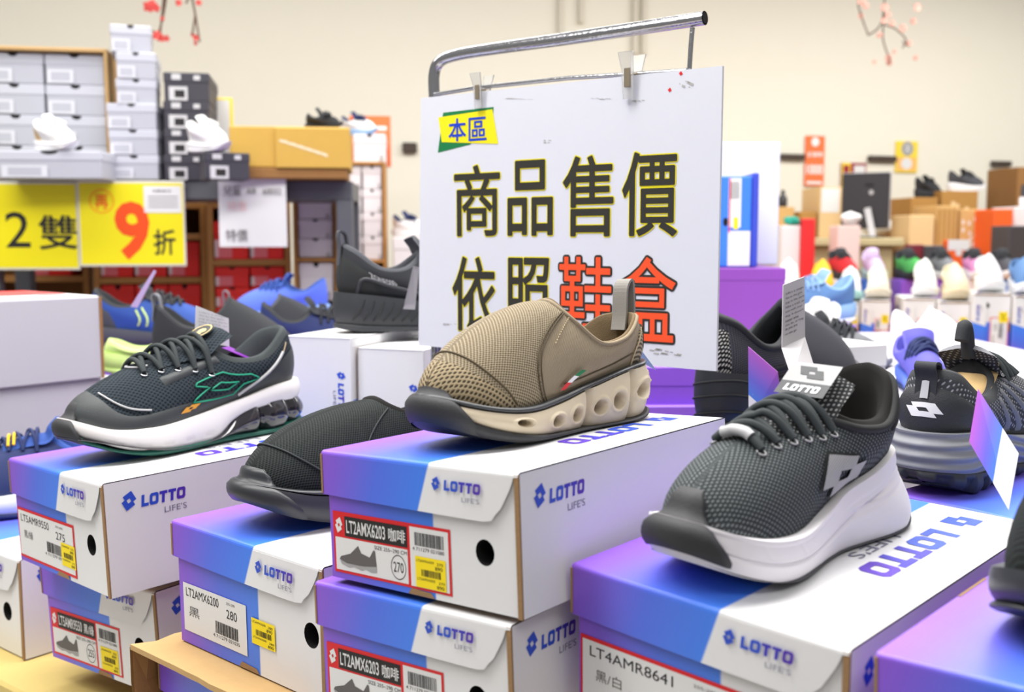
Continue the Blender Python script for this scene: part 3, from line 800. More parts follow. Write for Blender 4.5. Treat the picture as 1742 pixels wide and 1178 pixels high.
def brown_shoe():
    root = thing('slip_on_shoe', 'brown knit slip-on shoe with holed tan sole in front of the white sign', 'shoe', on_box(F_A, (.129, .312), (.094, .036)))
    s = Shoe(L=.282, zt=[(0, .058), (.15, .055), (.35, .045), (.55, .036), (.75, .033), (.9, .040), (1, .050)],
             zb=[(0, .006), (.10, .0), (.6, .0), (.8, .005), (.92, .015), (1, .026)],
             up=dict(xh=.05, xf=.47, b=.036, ef=.5, fin=.006, zq=[(0, .104), (.2, .100), (.42, .082), (.60, .080), (.78, .100), (1, .122)], toeh=.030, toeh2=.050, k2=.50, lift=.012, b1=.006, b2=.007,
                     tk=[(0, 0), (.15, .2), (.35, .46), (.52, .68), (.68, .86), (1, 1)]))
    s.make_upper(root, m_br, lining=m_br_l, insole=m_br_l, rim=.003, thick=.007)
    # vamp in finer knit, meeting the side panels in a curved line
    def edge(b): return keyf([(0, .285), (.25, .318), (.5, .345), (.75, .352), (1, .352)])(b)
    def fv(A, B):
        e = edge(B); return e + (1-2*e)*A, B*.985
    s.patch(root, 'vamp', fv, m_br_v, 70, 26, .0016)
    # coarse mesh over the toe
    def ft(A, B):
        t = .355 + .29*A; q = np.sin(np.pi*A)**.55
        return t, .0 + B*.36*q + .0
    s.patch(root, 'toe_mesh', ft, m_br_t, 70, 10, .0021)
    def fh(A, B):
        t = -.085 + .17*A; return t, B*(.72 + .12*np.cos((A-.5)*np.pi))
    s.patch(root, 'heel_counter', fh, m_br_h, 40, 14, .0016)
    mb = MB()
    s.line(mb, [(.355 + .29*a, .36*math.sin(math.pi*a)**.55) for a in np.linspace(.02, .98, 17)], .0009, m_threadd, .0022)
    for off in (0, .007):
        s.line(mb, [(float(edge(b))+off, b) for b in np.linspace(.04, .97, 9)], .0007, m_threadd if off == 0 else m_threadd, .0018)
    s.line(mb, [(.088, .03), (.088, .35), (.075, .8)], .0008, m_thread, .0018)
    s.line(mb, [(.09, .30), (.18, .34), (.26, .22)], .0006, m_threadd, .0008)
    for b in np.linspace(.62, .95, 12):
        p0 = (float(edge(b))-.022, b); s.line(mb, [p0, (p0[0], b+.016)], .0006, m_thread, .0012, sub=1)
    mb.build('stitching', root)
    # collar binding
    t = np.linspace(0, 1, 90, endpoint=False); q = s.opening(t)
    mb = MB(); rows = []
    for i in range(90):
        rows.append(tuple(q[i]))
    mb.tube(rows + [rows[0]], .0022, m_br, 7); mb.build('collar_binding', root)
    s.heel_loop(root, m_strap, .009, .034, .004, label='grey heel loop')
    # sole: black outsole, tan holed midsole, black welt
    z_o0 = s.zb; z_o1 = kz((0, .010), (.12, .004), (.3, .003), (.5, .004), (.7, .008), (.85, .018), (1, .038))
    z_m1 = kz((0, .054), (.15, .051), (.35, .040), (.55, .030), (.75, .028), (.9, .036), (1, .046))
    holes = []
    for cx, cv, rx, rv in [(.72, .56, .026, .15), (.560, .45, .029, .19), (.450, .45, .027, .19), (.325, .46, .026, .16), (.235, .48, .028, .17), (.085, .52, .044, .15), (.008, .70, .014, .11)]:
        holes.append((cx*.295, cv, rx*.295*1.0, rv))
    def disp(T, x, V):
        d = np.zeros_like(x); side = T < .5
        for sgn in (T <= .5, T > .5):
            for cx, cv, rx, rv in holes:
                q = np.sqrt(((x-cx)/(rx*1.25))**2 + ((V-cv)/(rv*1.25))**2)
                d = d + np.where(sgn, .032*(1-smooth(q, .54, .88)) - .0022*np.exp(-((q-1.12)/.16)**2), 0)
        # notches between the pods
        for cx in (.375, .155):
            d = d + .007*np.exp(-((x-cx*.295)/.0035)**2)
            d = d + .004*np.exp(-((x-cx*.295)/.014)**2)*(1-V)
        return d
    s.make_wall(root, 'midsole', z_o1, z_m1, m_tansole, .002, NT=420, NV=30, disp=disp, label='tan foam midsole with oval holes')
    s.make_wall(root, 'outsole', z_o0, z_o1, m_rub, .0026, NT=160, NV=6)
    s.make_wall(root, 'welt', z_m1, s.zt, m_welt, .0008, NT=160, NV=6)
    bump_toe(s, root, z_o0, z_o1, m_rub, .060, .22, .0026)
    # flag tab and heel patch
    fb = MB()
    for k, c in enumerate((S(20, 120, 70), S(235, 235, 235), S(214, 30, 36))):
        mm = mat('flag_%d' % k, c, .6)
        y = (1-k)*.0085
        s.decal(fb, .262, .30, [[(-.0035-y*.45-.004, y-.0043), (.0035-y*.45-.004, y-.0043), (.0035-y*.45-.004-.0035, y+.0043), (-.0035-y*.45-.0075, y+.0043)]], mm, .0035)
    fo = fb.build('flag_tab', root); fo['label'] = 'small green, white and red flag tab'
    pb = MB(); s.decal(pb, .022, .50, [[(-.012, -.012), (.010, -.010), (.014, .014), (-.010, .012)]], m_refl, .0026)
    s.decal_text(pb, .024, .52, 'ZZD', .010, .006, m_txt, .0029); po = pb.build('heel_patch', root); po['label'] = 'grey reflective heel patch'
    return s, root
def bump_toe(s, root, z0, z1, m, half, vtop, th, name='toe_bumper', wide=None, woff=.0028):
    """rubber that climbs from the outsole over the toe"""
    mb = MB()
    A, B = np.meshgrid(np.linspace(0, 1, 36), np.linspace(0, 1, 12))
    w = half*(1.30 - .70*smooth(B, .0, .75)); w = np.where(B > .75, w*(1-.35*smooth(B, .75, 1.0)), w)
    T = .5 + (A-.5)*2*w
    e = np.clip(np.minimum(np.minimum(A, 1-A)*16, (1-B)*9), 0, 1)**.6
    nlow = 5
    P = np.empty(A.shape + (3,))
    x, y, nx, ny = s.out(T)
    # lower part on the sole wall, upper part on the shoe upper
    zlo = z0(x); ztop = s.zt(x)
    vl = B/.5
    Pw = s.wall(T, lambda q: z0(q), lambda q: s.zt(q), np.clip(vl, 0, 1), woff)
    Pu = s.upper(T, np.clip((B-.45)/.55, 0, 1)*vtop)
    nrm = np.stack([nx, ny, np.zeros_like(nx)], -1)
    k = smooth(B, .38, .62)[..., None]
    P = Pw*(1-k) + Pu*k + (nrm*(1-.4*B[..., None]) + np.array([0, 0, .55])*B[..., None])*(th*e)[..., None]
    mb.grid(P, m, flip=True)
    mb.build(name, root)
# ---- black and green laced sneaker on an air sole
m_ch = mat('charcoal_leather', S(56, 60, 62), .5, bump=.15, scale=900)
m_chmesh = knit('dark_teal_mesh', S(46, 56, 64), S(16, 20, 24), .0042, .22, .44, 45, bump=.9)
m_chcol = mat('charcoal_cloth', S(52, 58, 60), .85, bump=.3, scale=1500)
m_lace = mat('dark_lace', S(48, 54, 56), .8, bump=.3, scale=2500)
m_wsole = mat('white_foam_sole', S(226, 222, 222), .5, bump=.04, scale=200)
m_air = mat('smoked_air_unit', S(34, 32, 38), .06, spec=.8, coat=.6)
m_green = mat('green_rubber', S(20, 84, 70), .4)
m_gline = mat('green_line', S(22, 150, 116), .5)
m_orange = mat('orange_print', S(226, 158, 44), .5)
m_gold = mat('gold_print', S(216, 192, 130), .45)
m_chrome = mat('chrome_ring', S(190, 192, 196), .2, metal=1.0)
m_card_w = mat('tag_card', S(232, 232, 236), .5)
m_tagp = mat('tag_purple', S(120, 30, 160), .4)
def para(cx, cy, w, h, sk=.3):
    """the two overlapping slanted squares, as quads around cx, cy"""
    out = []
    for x0, y0, x1, y1 in [(0, .28, .37, 1), (.63, .28, .72, 1), (.37, .63, .63, 1), (.37, .28, .63, .37), (.72, 0, 1, .72), (.28, 0, .37, .28), (.63, 0, .72, .28), (.37, 0, .63, .28)]:
        if x1 > x0: out.append([(cx + ((X-.5) + sk*(Y-.5))*w, cy + (Y-.5)*h) for X, Y in ((x0, y0), (x1, y0), (x1, y1), (x0, y1))])
    return out
def green_shoe():
    root = thing('sneaker', 'black sneaker with green outlined emblem, white midsole and clear air heel', 'shoe', on_box(F_B, (.097, .303), (.103, .022)))
    s = Shoe(L=.284, zt=[(0, .058), (.15, .056), (.35, .045), (.55, .036), (.75, .032), (.9, .037), (1, .050)],
             zb=[(0, .008), (.10, .001), (.6, .0), (.8, .005), (.92, .016), (1, .028)],
             up=dict(xh=.035, xf=.46, b=.036, ef=.6, zq=[(0, .118), (.2, .112), (.45, .088), (.65, .088), (.85, .100), (1, .106)], toeh=.028, toeh2=.046, k2=.5, lift=.004, b1=.006, b2=.006))
    s.make_upper(root, m_chmesh, lining=m_chcol, insole=m_chcol, rim=.006, thick=.014)
    L = .284
    # leather mudguard right round the lower upper
    def fm(A, B):
        t = A; tp = 1-np.abs(2*t-1); top = keyf([(0, .80), (.10, .66), (.22, .52), (.36, .36), (.5, .30), (.62, .26), (.8, .20), (.92, .30), (1, .34)])(tp)
        return t, B*top
    s.patch(root, 'mudguard', fm, m_ch, 130, 9, .0016)
    def eye(sg):
        def f(A, B):
            t0 = keyf([(0, .385), (.5, .345), (1, .300)])(A); v = keyf([(0, .56), (.5, .74), (1, .97)])(A)
            t = t0 - (B-.5)*.030; t = t if sg > 0 else 1-t
            return t, np.clip(v - (B-.5)*.09, 0, 1)
        return f
    s.patch(root, 'eyestay', eye(1), m_ch, 24, 6, .0018); s.patch(root, 'eyestay', eye(-1), m_ch, 24, 6, .0018)
    s.make_tongue(root, m_chmesh, rise=(-.032, .020), w=.031)
    s.make_laces(root, m_lace, [(.72, .022), (.655, .025), (.59, .028), (.525, .031), (.46, .034)], r=.0029, em=m_chrome)
    mb = MB()
    for pts in (para(0, 0, 1, 1),):
        pass
    # emblem outline
    k = .034
    O = [(-.5, .12), (-.16, .5), (.62, .44), (.44, .06), (.58, -.06), (.5, -.1), (.28, -.5), (-.40, -.42), (-.22, .02)]
    e = 1e-3; t0, v0 = .235, .50
    p0 = s.upper(np.array([t0]), np.array([v0]))[0]
    dt = np.linalg.norm(s.upper(np.array([t0+e]), np.array([v0]))[0]-p0)/e; dv = np.linalg.norm(s.upper(np.array([t0]), np.array([v0+e]))[0]-p0)/e
    def path(P, w=.062, h=.038):
        tv = [(t0 - a*w/dt, v0 + b*h/dv) for a, b in P]; tv.append(tv[0])
        q = []
        for i in range(len(tv)-1):
            for f in np.linspace(0, 1, 5)[:-1]: q.append((tv[i][0]*(1-f)+tv[i+1][0]*f, tv[i][1]*(1-f)+tv[i+1][1]*f))
        q.append(tv[0])
        t = np.array([a for a, b in q]); v = np.array([b for a, b in q])
        mb.tube([tuple(p) for p in s.upper(t, v, np.full(t.shape, .0012))], .0009, m_gline, 6)
    path([(-.62, .10), (-.60, .0), (-.30, -.02), (-.42, -.48), (.36, -.50), (.42, -.06), (.72, -.02), (.58, .20), (.40, .42), (-.28, .52)][::1])
    path([(-.16, .16), (-.24, -.12), (.14, -.16), (.24, .12)])
    eo = mb.build('emblem_outline', root); eo['label'] = 'green outlined emblem on the side'
    mb = MB(); s.decal(mb, .285, .20, para(0, 0, .017, .009, -.3), m_orange, .0030); eo = mb.build('emblem_print', root); eo['label'] = 'small orange emblem'
    # reflective strokes
    for pts, r_, mm, hh in (([(.47, .34), (.44, .31), (.40, .27), (.365, .25)], .0010, m_refl, .0014), ([(.10, .80), (.13, .55), (.165, .32), (.18, .20)], .0018, m_refl, .0020), ([(.085, .92), (.115, .62), (.15, .38)], .0007, m_thread, .0020)):
        mb = MB(); s.line(mb, pts, r_, mm, hh); mb.build('piping', root)
    mb = MB()
    for sg in (1, -1):
        pass
    c = s.hit(.725*L, 0)
    mb.tube(catmull([s.hit(.690*L, .014) + Vector((0, 0, .0012)), s.hit(.715*L, .013) + Vector((0, 0, .0012)), s.hit(.75*L, 0) + Vector((0, 0, .0012)), s.hit(.715*L, -.013) + Vector((0, 0, .0012)), s.hit(.690*L, -.014) + Vector((0, 0, .0012))], 5), .0013, m_refl, 6)
    mb.build('piping', root)
    # badge on the tongue
    fr, n = tongue_frame(s, .80)
    mb = MB(); mb.disc(fr, 0, 0, .018, .015, m_ch, .0010, 28); mb.disc(fr, 0, 0, .0165, .0135, m_gold, .0016, 28, inner=.88)
    mb.disc(fr, .002, .001, .007, .0045, m_gold, .0016, 16); mb.shape(fr, [(-.008, -.006), (.008, -.006), (.004, -.002), (-.004, -.002)], m_gold, .0016)
    mb.build('tongue_badge', root)
    # sole
    z_w0 = kz((0, .034), (.12, .036), (.22, .034), (.30, .030), (.38, .022), (.45, .006), (.55, .004), (.7, .006), (.85, .014), (1, .034))
    def dispw(T, x, V):
        q = .0016*np.exp(-((V-.30)/.06)**2)*(1-smooth(x, .26, .29))*smooth(x, .11, .14)*(.6+.4*np.sign(np.sin(x*230)))
        return q
    s.make_wall(root, 'midsole', z_w0, s.zt, m_wsole, .0035, NT=300, NV=14, disp=dispw, label='white foam midsole')
    def dispa(T, x, V):
        d = np.zeros_like(x)
        for c in (.115, .0): pass
        for cx in (.095, .235): d = d + .010*np.exp(-((x-cx*L)/.006)**2)
        d = d - .004*np.sin(np.pi*np.clip(V, 0, 1))
        return d
    z_a0 = kz((0, .010), (.1, .005), (.45, .005), (.7, .006), (1, .03))
    z_a1 = kz((0, .036), (.12, .038), (.3, .034), (.45, .010), (.7, .008), (1, .032))
    s.make_wall(root, 'air_unit', z_a0, z_a1, m_air, .002, NT=240, NV=12, disp=dispa, label='glossy smoked air cushion')
    z_g1 = kz((0, .014), (.1, .008), (.45, .007), (.7, .008), (.9, .018), (1, .036))
    s.make_wall(root, 'outsole', s.zb, z_g1, m_green, .0032, NT=160, NV=5, label='dark green rubber outsole')
    bump_toe(s, root, s.zb, z_w0, m_rub, .030, .24, .0032, woff=.0048)
    return s, root
def tongue_frame(s, f):
    C = s.tongue_line; i = int(f*(len(C)-1)); tg = (C[min(i+1, len(C)-1)]-C[max(i-1, 0)]).normalized()
    n = tg.cross(Vector((0, -1, 0))).normalized()
    if n.z < 0: n = -n
    y = Vector((0, 1, 0))
    e2 = tg; e1 = e2.cross(n)
    return Fr(C[i] + n*(s.tongue_th*.5 + .0012), e1, e2), n

# ---- black knit sneaker with a white sole
m_bk = knit('black_white_knit', S(50, 54, 56), S(112, 118, 120), .0033, .20, .34, 45, bump=.5)
m_bkt = knit('tongue_mesh', S(40, 42, 44), S(150, 150, 150), .0040, .18, .32, 45, bump=.7)
m_silver = ribbed('silver_emblem', S(150, 150, 148), S(176, 176, 174), .0022, 60, .35)
m_blkcol = mat('black_collar', S(40, 42, 42), .8, bump=.25, scale=1500)
m_blkin = mat('black_lining', S(22, 20, 19), .95)
m_wsole2 = mat('white_chunky_sole', S(228, 225, 229), .5, bump=.02, scale=200)
def white_sole_shoe():
    root = thing('sneaker', 'black knit sneaker with chunky white sole and silver emblem on its side', 'shoe', on_box(F_C, (.103, .270), (.092, .008)))
    L = .266
    def flare(x, z):
        return .017*(1-smooth(x, .0, .15))*(1-smooth(z, .004, .052)) - .003*(1-smooth(x, .0, .10))
    s = Shoe(L=L, wid=1.08, zt=[(0, .062), (.12, .060), (.25, .052), (.40, .047), (.58, .038), (.75, .035), (.9, .042), (1, .054)],
             zb=[(0, .012), (.09, .001), (.6, .0), (.78, .004), (.9, .016), (1, .032)], flare=flare,
             up=dict(xh=.04, xf=.45, b=.038, ef=.6, zq=[(0, .124), (.15, .118), (.4, .090), (.62, .090), (.82, .098), (1, .104)], toeh=.030, toeh2=.048, k2=.5, lift=.006, b1=.008, b2=.007))
    s.make_upper(root, m_bk, lining=m_blkin, insole=m_blkin, rim=.007, thick=.014, NT=140, NV=24)
    def fc(A, B):
        t = -.135 + .27*A; lo = .80 - .28*np.cos((A-.5)*np.pi)
        return t, lo + (1-lo)*B*.995
    s.patch(root, 'heel_collar', fc, m_blkcol, 46, 10, .0022)
    t = np.linspace(0, 1, 90, endpoint=False); q = s.opening(t)
    mb = MB(); pp = [tuple(a) for a in q]; mb.tube(pp + [pp[0]], .0035, m_blkcol, 8); mb.build('collar_binding', root)
    s.make_tongue(root, m_bkt, rise=(-.030, .026), w=.030)
    s.make_laces(root, m_lace, [(.75, .020), (.69, .022), (.63, .025), (.57, .027), (.51, .029), (.455, .030)], r=.0031, em=m_refl, bow=False)
    mb = MB(); a, b = s.hit(.75*L, -.010), s.hit(.75*L, .010)
    C = [s.hit(.75*L, y) + Vector((0, 0, .0072 if abs(y) < .008 else .006)) for y in np.linspace(-.013, .011, 7)]
    mb.tube(C, .0042, m_refl, 10); o = mb.build('lace_sleeve', root); o['label'] = 'pale grey sleeve on the lowest lace'
    # tongue label
    fr, n = tongue_frame(s, .83)
    mb = MB(); lg = mat('label_silver', S(150, 150, 152), .4)
    mb.rect(fr, -.021, -.004, .021, .017, lg, .0008); mb.rect(fr, -.021, -.018, .021, -.004, mat('label_charcoal', S(58, 60, 64), .5), .0008)
    for sh in para(0, .0065, .020, .0125, -.3): mb.shape(fr, sh, mat('label_charcoal', S(58, 60, 64), .5), .0012)
    mb.letters(fr, -.015, -.0145, .015, -.0075, [m_card_w], .0012)
    mb.build('tongue_label', root)
    # side emblem
    mb = MB()
    s.decal(mb, .232, .44, [[(-.029, -.023), (.029, -.023), (.029, .023), (-.029, .023)]][:0], m_blkcol, .0012)
    for sx in para(0, 0, .066, .041, -.22): s.decal(mb, .250, .42, [[(-a, b) for a, b in sx]], m_blkcol, .0012)
    for sx in para(0, 0, .060, .036, -.22): s.decal(mb, .250, .42, [[(-a, b) for a, b in sx]], m_silver, .0022)
    o = mb.build('side_emblem', root); o['label'] = 'silver two-square emblem on the side'
    # sole
    def dispw(T, x, V):
        d = .0022*np.exp(-((V-(.48 + .25*smooth(x, .16, .02)))/.035)**2)*smooth(x, .03, .06)
        for k_ in (.55, .64, .74): d = d + .0012*np.exp(-((V-k_-.55*(.09-x))/.028)**2)*(1-smooth(x, .09, .13))
        d = d + .0010*smooth(V, .52, .56)*(1-smooth(V, .88, .92))*smooth(x, .12, .15)
        for cx in (.18, .215, .25): d = d + .0006*np.exp(-((x-cx-.02*V)/.0012)**2)*smooth(V, .52, .56)*(1-smooth(V, .88, .92))
        return d
    zk0 = kz((0, .014), (.09, .004), (.6, .004), (.78, .008), (.9, .020), (1, .036))
    z0 = lambda x: np.maximum(zk0(x), .0025)
    s.make_wall(root, 'midsole', z0, s.zt, m_wsole2, .004, NT=320, NV=34, disp=dispw)
    s.make_wall(root, 'outsole', s.zb, lambda x: z0(x), mat('grey_tread', S(86, 86, 90), .7, bump=.4, scale=500), .0005, NT=160, NV=4)
    bump_toe(s, root, s.zb, z0, m_rub, .046, .24, .0042, woff=.0058)
    return s, root

# ---- all black slip-on
m_bks = knit('black_slip_knit', S(44, 50, 50), S(14, 16, 16), .0024, .25, .5, 20)
m_bsole = mat('black_foam_sole', S(48, 50, 54), .38, bump=.03, scale=300)
def black_slip():
    root = thing('slip_on_shoe', 'all black knit slip-on on the size 280 box, heel hidden behind the next box', 'shoe', on_box(F_D, (.100, .312), (.088, .016)))
    s = Shoe(zt=[(0, .056), (.15, .052), (.35, .042), (.55, .036), (.75, .033), (.9, .038), (1, .046)],
             up=dict(xh=.05, xf=.52, b=.036, fin=.006, ef=.5, zq=[(0, .104), (.2, .100), (.42, .080), (.60, .078), (.78, .088), (1, .100)], toeh=.030, toeh2=.048, k2=.55, lift=.006, b1=.006, b2=.007,
                     tk=[(0, 0), (.15, .2), (.35, .46), (.52, .68), (.68, .86), (1, 1)]))
    s.make_upper(root, m_bks, lining=m_blkin, insole=m_blkin, rim=.003, thick=.007)
    mb = MB()
    s.line(mb, [(.355 + .29*a, .36*math.sin(math.pi*a)**.55) for a in np.linspace(.02, .98, 17)], .0009, m_lace, .0008)
    s.line(mb, [(.285, .02), (.335, .4), (.352, .97)], .0008, m_lace, .0008)
    mb.build('stitching', root)
    s.heel_loop(root, m_blkcol, .009, .028, .004)
    z1 = kz((0, .050), (.2, .047), (.5, .030), (.75, .027), (.9, .033), (1, .042))
    def disp(T, x, V):
        d = np.zeros_like(x)
        for cx, cv, rx, rv in [(.70, .5, .020, .22), (.55, .45, .024, .26), (.43, .45, .020, .26), (.3, .45, .022, .26), (.18, .45, .022, .26)]:
            q = np.sqrt(((x-cx*.295)/(rx*.295*1.3))**2 + ((V-cv)/(rv*1.2))**2); d = d + .006*(1-smooth(q, .6, .95)) - .0016*np.exp(-((q-1.1)/.15)**2)
        return d
    s.make_wall(root, 'midsole', s.zb, z1, m_bsole, .003, NT=320, NV=22, disp=disp)
    s.make_wall(root, 'welt', z1, s.zt, m_welt, .001, NT=120, NV=5)
    bump_toe(s, root, s.zb, z1, m_bsole, .070, .16, .0035)
    return s, root

# ---- the generic laced or slip-on shoe of the tables behind
def sneaker(M, label, up, mid, outs, lining=None, insole=None, lace=None, stripe=None, L=.285, kind='lace', thick=1.0, high=1.0, loop=None, NT=64, group=None, name='sneaker', heelp=None, toe=None, upo=None, wid=1.0, NV=12):
    root = thing(name, label, 'shoe', M, group)
    k = thick
    zt = [(0, .050*k), (.15, .046*k), (.4, .038*k), (.6, .032*k), (.8, .032*k), (.92, .038*k), (1, .046*k)]
    if kind == 'lace': u = dict(xh=.035, xf=.46, b=.034, zq=[(0, (.112)*high), (.2, .103*high), (.45, .080*high), (.65, .080*high), (.85, .094*high), (1, .102*high)], toeh=.028, toeh2=.044)
    else: u = dict(xh=.045, xf=.52, b=.034, zq=[(0, .112*high), (.2, .104*high), (.45, .080*high), (.6, .080*high), (.8, .102*high), (1, .122*high)], toeh=.030, toeh2=.046, k2=.53, lift=.005, tk=[(0, 0), (.15, .2), (.35, .46), (.52, .68), (.68, .86), (1, 1)])
    u.update(upo or {})
    s = Shoe(L=L, zt=zt, up=u, wid=wid)
    s.make_upper(root, up, lining=lining or up, insole=insole or lining or up, rim=.005, thick=.010, NT=NT, NV=NV)
    f = L/.295
    z1 = keyf([(0, .014), (.3*L, .008), (.7*L, .010), (.9*L, .020), (L, .032)])
    s.make_wall(root, 'midsole', z1, s.zt, mid, .0028, NT=NT*2, NV=7)
    s.make_wall(root, 'outsole', s.zb, z1, outs, .0022, NT=NT*2, NV=4)
    if heelp is not None:
        s.patch(root, 'heel_counter', lambda A, B: (-.12 + .24*A, B*(.62 + .2*np.cos((A-.5)*np.pi))), heelp, 24, 8, .0016)
    if toe is not None:
        s.patch(root, 'toe_cap', lambda A, B: (.34 + .32*A, B*.36*np.sin(np.pi*A)**.5), toe, 36, 6, .0016)
    if stripe is not None:
        for sg in (1, -1):
            for o in (0, .03):
                mb = MB(); s.line(mb, [(sg*(.20+o), .25), (sg*(.235+o), .55), (sg*(.25+o), .85)], .0022, stripe, .0010); mb.build('side_stripe', root)
    if kind == 'lace':
        s.make_tongue(root, lining or up, rise=(-.016, .026), w=.028)
        s.make_laces(root, lace or lining or up, [(.69, .020), (.63, .023), (.57, .025), (.51, .027)], r=.0026)
    if loop is not None: s.heel_loop(root, loop, .008, .022, .006)
    return s, root
# ---------------------------------------------------------------- build the four shoes in front
S1, R1 = brown_shoe()
S2, R2 = green_shoe()
S3, R3 = white_sole_shoe()
S4, R4 = black_slip()
# ---------------------------------------------------------------- the room
m_wall = mat('cream_wall', S(233, 229, 214), .85, bump=.05, scale=8, var=.03)
m_floor = mat('grey_floor_tile', S(150, 146, 140), .45, bump=.05, scale=6, var=.1)
mb = MB(); mb.box((-4.5, -2.0, -.1), (6.5, 9.0, 0), m_floor); tag(mb.build('floor'), kind='structure')
wa = math.radians(17.6)
WU = Vector((math.cos(wa), math.sin(wa), 0)); WV = Vector((-math.sin(wa), math.cos(wa), 0)); W0 = Vector((-.56, 5.5, 0))
WM = frame_matrix(W0, WU, WV, Vector((0, 0, 1)))
mb = MB(); mb.box((-4.5, 0, 0), (7.5, .12, 3.6), m_wall); o = mb.build('wall_back'); o.matrix_world = WM; tag(o, kind='structure')
def on_wall(px, py, off=0.0):
    a = at(px, py, 1.0) - cam.location; t = (W0 - WV*off - cam.location).dot(WV)/a.dot(WV)
    p = cam.location + a*t; q = p - W0
    return q.dot(WU), p.z
# dark slots of the wall's shelf rail, conduits
m_slot = mat('dark_bracket', S(70, 58, 50), .6)
def wall_item(name, label, cat, px0, py0, px1, py1, fn, group=None, off=0.0):
    a0, z1 = on_wall(px0, py0, off); a1, z0 = on_wall(px1, py1, off)
    o = fn(a0, z0, a1, z1); o.matrix_world = WM; tag(o, label, cat, group); return o
def slab(name, m, th=.02):
    def f(a0, z0, a1, z1):
        mb = MB(); mb.bbox((a0, -th, min(z0, z1)), (a1, -.0005, max(z0, z1)), m, min(.004, th/3)); return mb.build(name)
    return f
for px0, py0, px1, py1, lb in [(684, 243, 708, 261, 'short dark wall bracket left of the white price sign'), (1326, 262, 1366, 273, 'dark wall bracket left of the orange banner'), (1475, 265, 1521, 276, 'dark wall bracket left of the yellow wall poster'), (1684, 274, 1716, 284, 'dark wall bracket at the far right of the wall')]:
    wall_item('wall_bracket', lb, 'bracket', px0, py0, px1, py1, slab('wall_bracket', m_slot, .03), 'wall brackets')
m_conduit = mat('white_conduit', S(214, 208, 192), .5)
def conduit(px, pyb, label):
    a, z0 = on_wall(px, pyb); mb = MB(); mb.tube([(a, -.022, z0), (a, -.022, 3.5)], .015, m_conduit, 10)
    o = mb.build('wall_conduit'); o.matrix_world = WM; tag(o, label, 'pipe', 'conduits on the wall')
conduit(951, 70, 'thin cream pipe on the wall above the middle of the chrome rail')
conduit(986, 40, 'faint cream pipe on the wall, second from the left above the chrome rail')
conduit(1077, 92, 'cream pipe on the wall left of its twin, above the right clip')
conduit(1092, 92, 'cream pipe on the wall right of its twin, above the right clip')
a0, z0 = on_wall(1085, 96); mb = MB()
mb.tube([(a0-.4, -.03, z0-.01), (a0, -.03, z0)], .014, m_conduit, 8); mb.tube([(a0+.06, -.035, z0-.02), (a0+1.1, -.035, z0-.14)], .016, m_conduit, 8)
# banner 1000
m_or = mat('orange_banner', S(236, 118, 66), .7); m_wht = mat('white_print', S(240, 238, 236), .7)
def banner(a0, z0, a1, z1):
    mb = MB(); mb.box((a0, -.012, z0), (a1, -.006, z1), m_or); fr = Fr((a0, -.012, z0), (1, 0, 0), (0, 0, 1)); w = a1-a0; h = z1-z0
    mb.disc(fr, w*.5, h*.88, w*.20, w*.20, m_wht, .001)
    mb.text(fr, '全館鞋款', w*.1, h*.58, w*.9, h*.68, m_wht, .001, off=.02)
    mb.text(fr, '1000', w*.08, h*.24, w*.92, h*.42, m_wht, .001, off=.03)
    mb.rect(fr, w*.1, h*.04, w*.9, h*.09, m_wht, .001)
    return mb.build('price_banner')
wall_item('price_banner', 'orange hanging banner printed 1000 on the back wall', 'banner', 1369, 231, 1399, 317, banner)
m_py = mat('poster_yellow', S(244, 214, 60), .6); m_po = mat('poster_orange', S(244, 186, 110), .6)
def poster(a0, z0, a1, z1):
    mb = MB(); mb.box((a0, -.010, z0), (a1, -.004, z1), m_py); fr = Fr((a0, -.010, z0), (1, 0, 0), (0, 0, 1)); w = a1-a0; h = z1-z0
    mb.disc(fr, w*.52, h*.76, w*.28, w*.28, m_lgry, .001); mb.text(fr, '2', w*.42, h*.68, w*.6, h*.86, m_paper, .002, off=.02)
    mb.rect(fr, w*.06, h*.06, w*.94, h*.48, m_po, .001); mb.disc(fr, w*.5, h*.28, w*.25, w*.22, m_paper, .0015)
    return mb.build('wall_poster')
wall_item('wall_poster', 'yellow poster with a grey disc on the back wall', 'poster', 1523, 240, 1558, 294, poster)
m_dred = mat('poster_dark_red', S(150, 32, 50), .6)
def poster2(a0, z0, a1, z1):
    mb = MB(); mb.box((a0, -.014, z0), (a1, -.006, z1), m_dred); fr = Fr((a0, -.014, z0), (1, 0, 0), (0, 0, 1)); w = a1-a0; h = z1-z0
    mb.rect(fr, 0, 0, w*.35, h, m_py, .001); mb.rect(fr, w*.06, h*.5, w*.3, h*.9, m_dred, .002)
    mb.rect(fr, w*.5, h*.6, w*.95, h*.9, m_paper, .001)
    return mb.build('wall_poster')
wall_item('wall_poster', 'dark red and yellow poster behind the top of the monitor', 'poster', 1430, 277, 1470, 322, poster2)
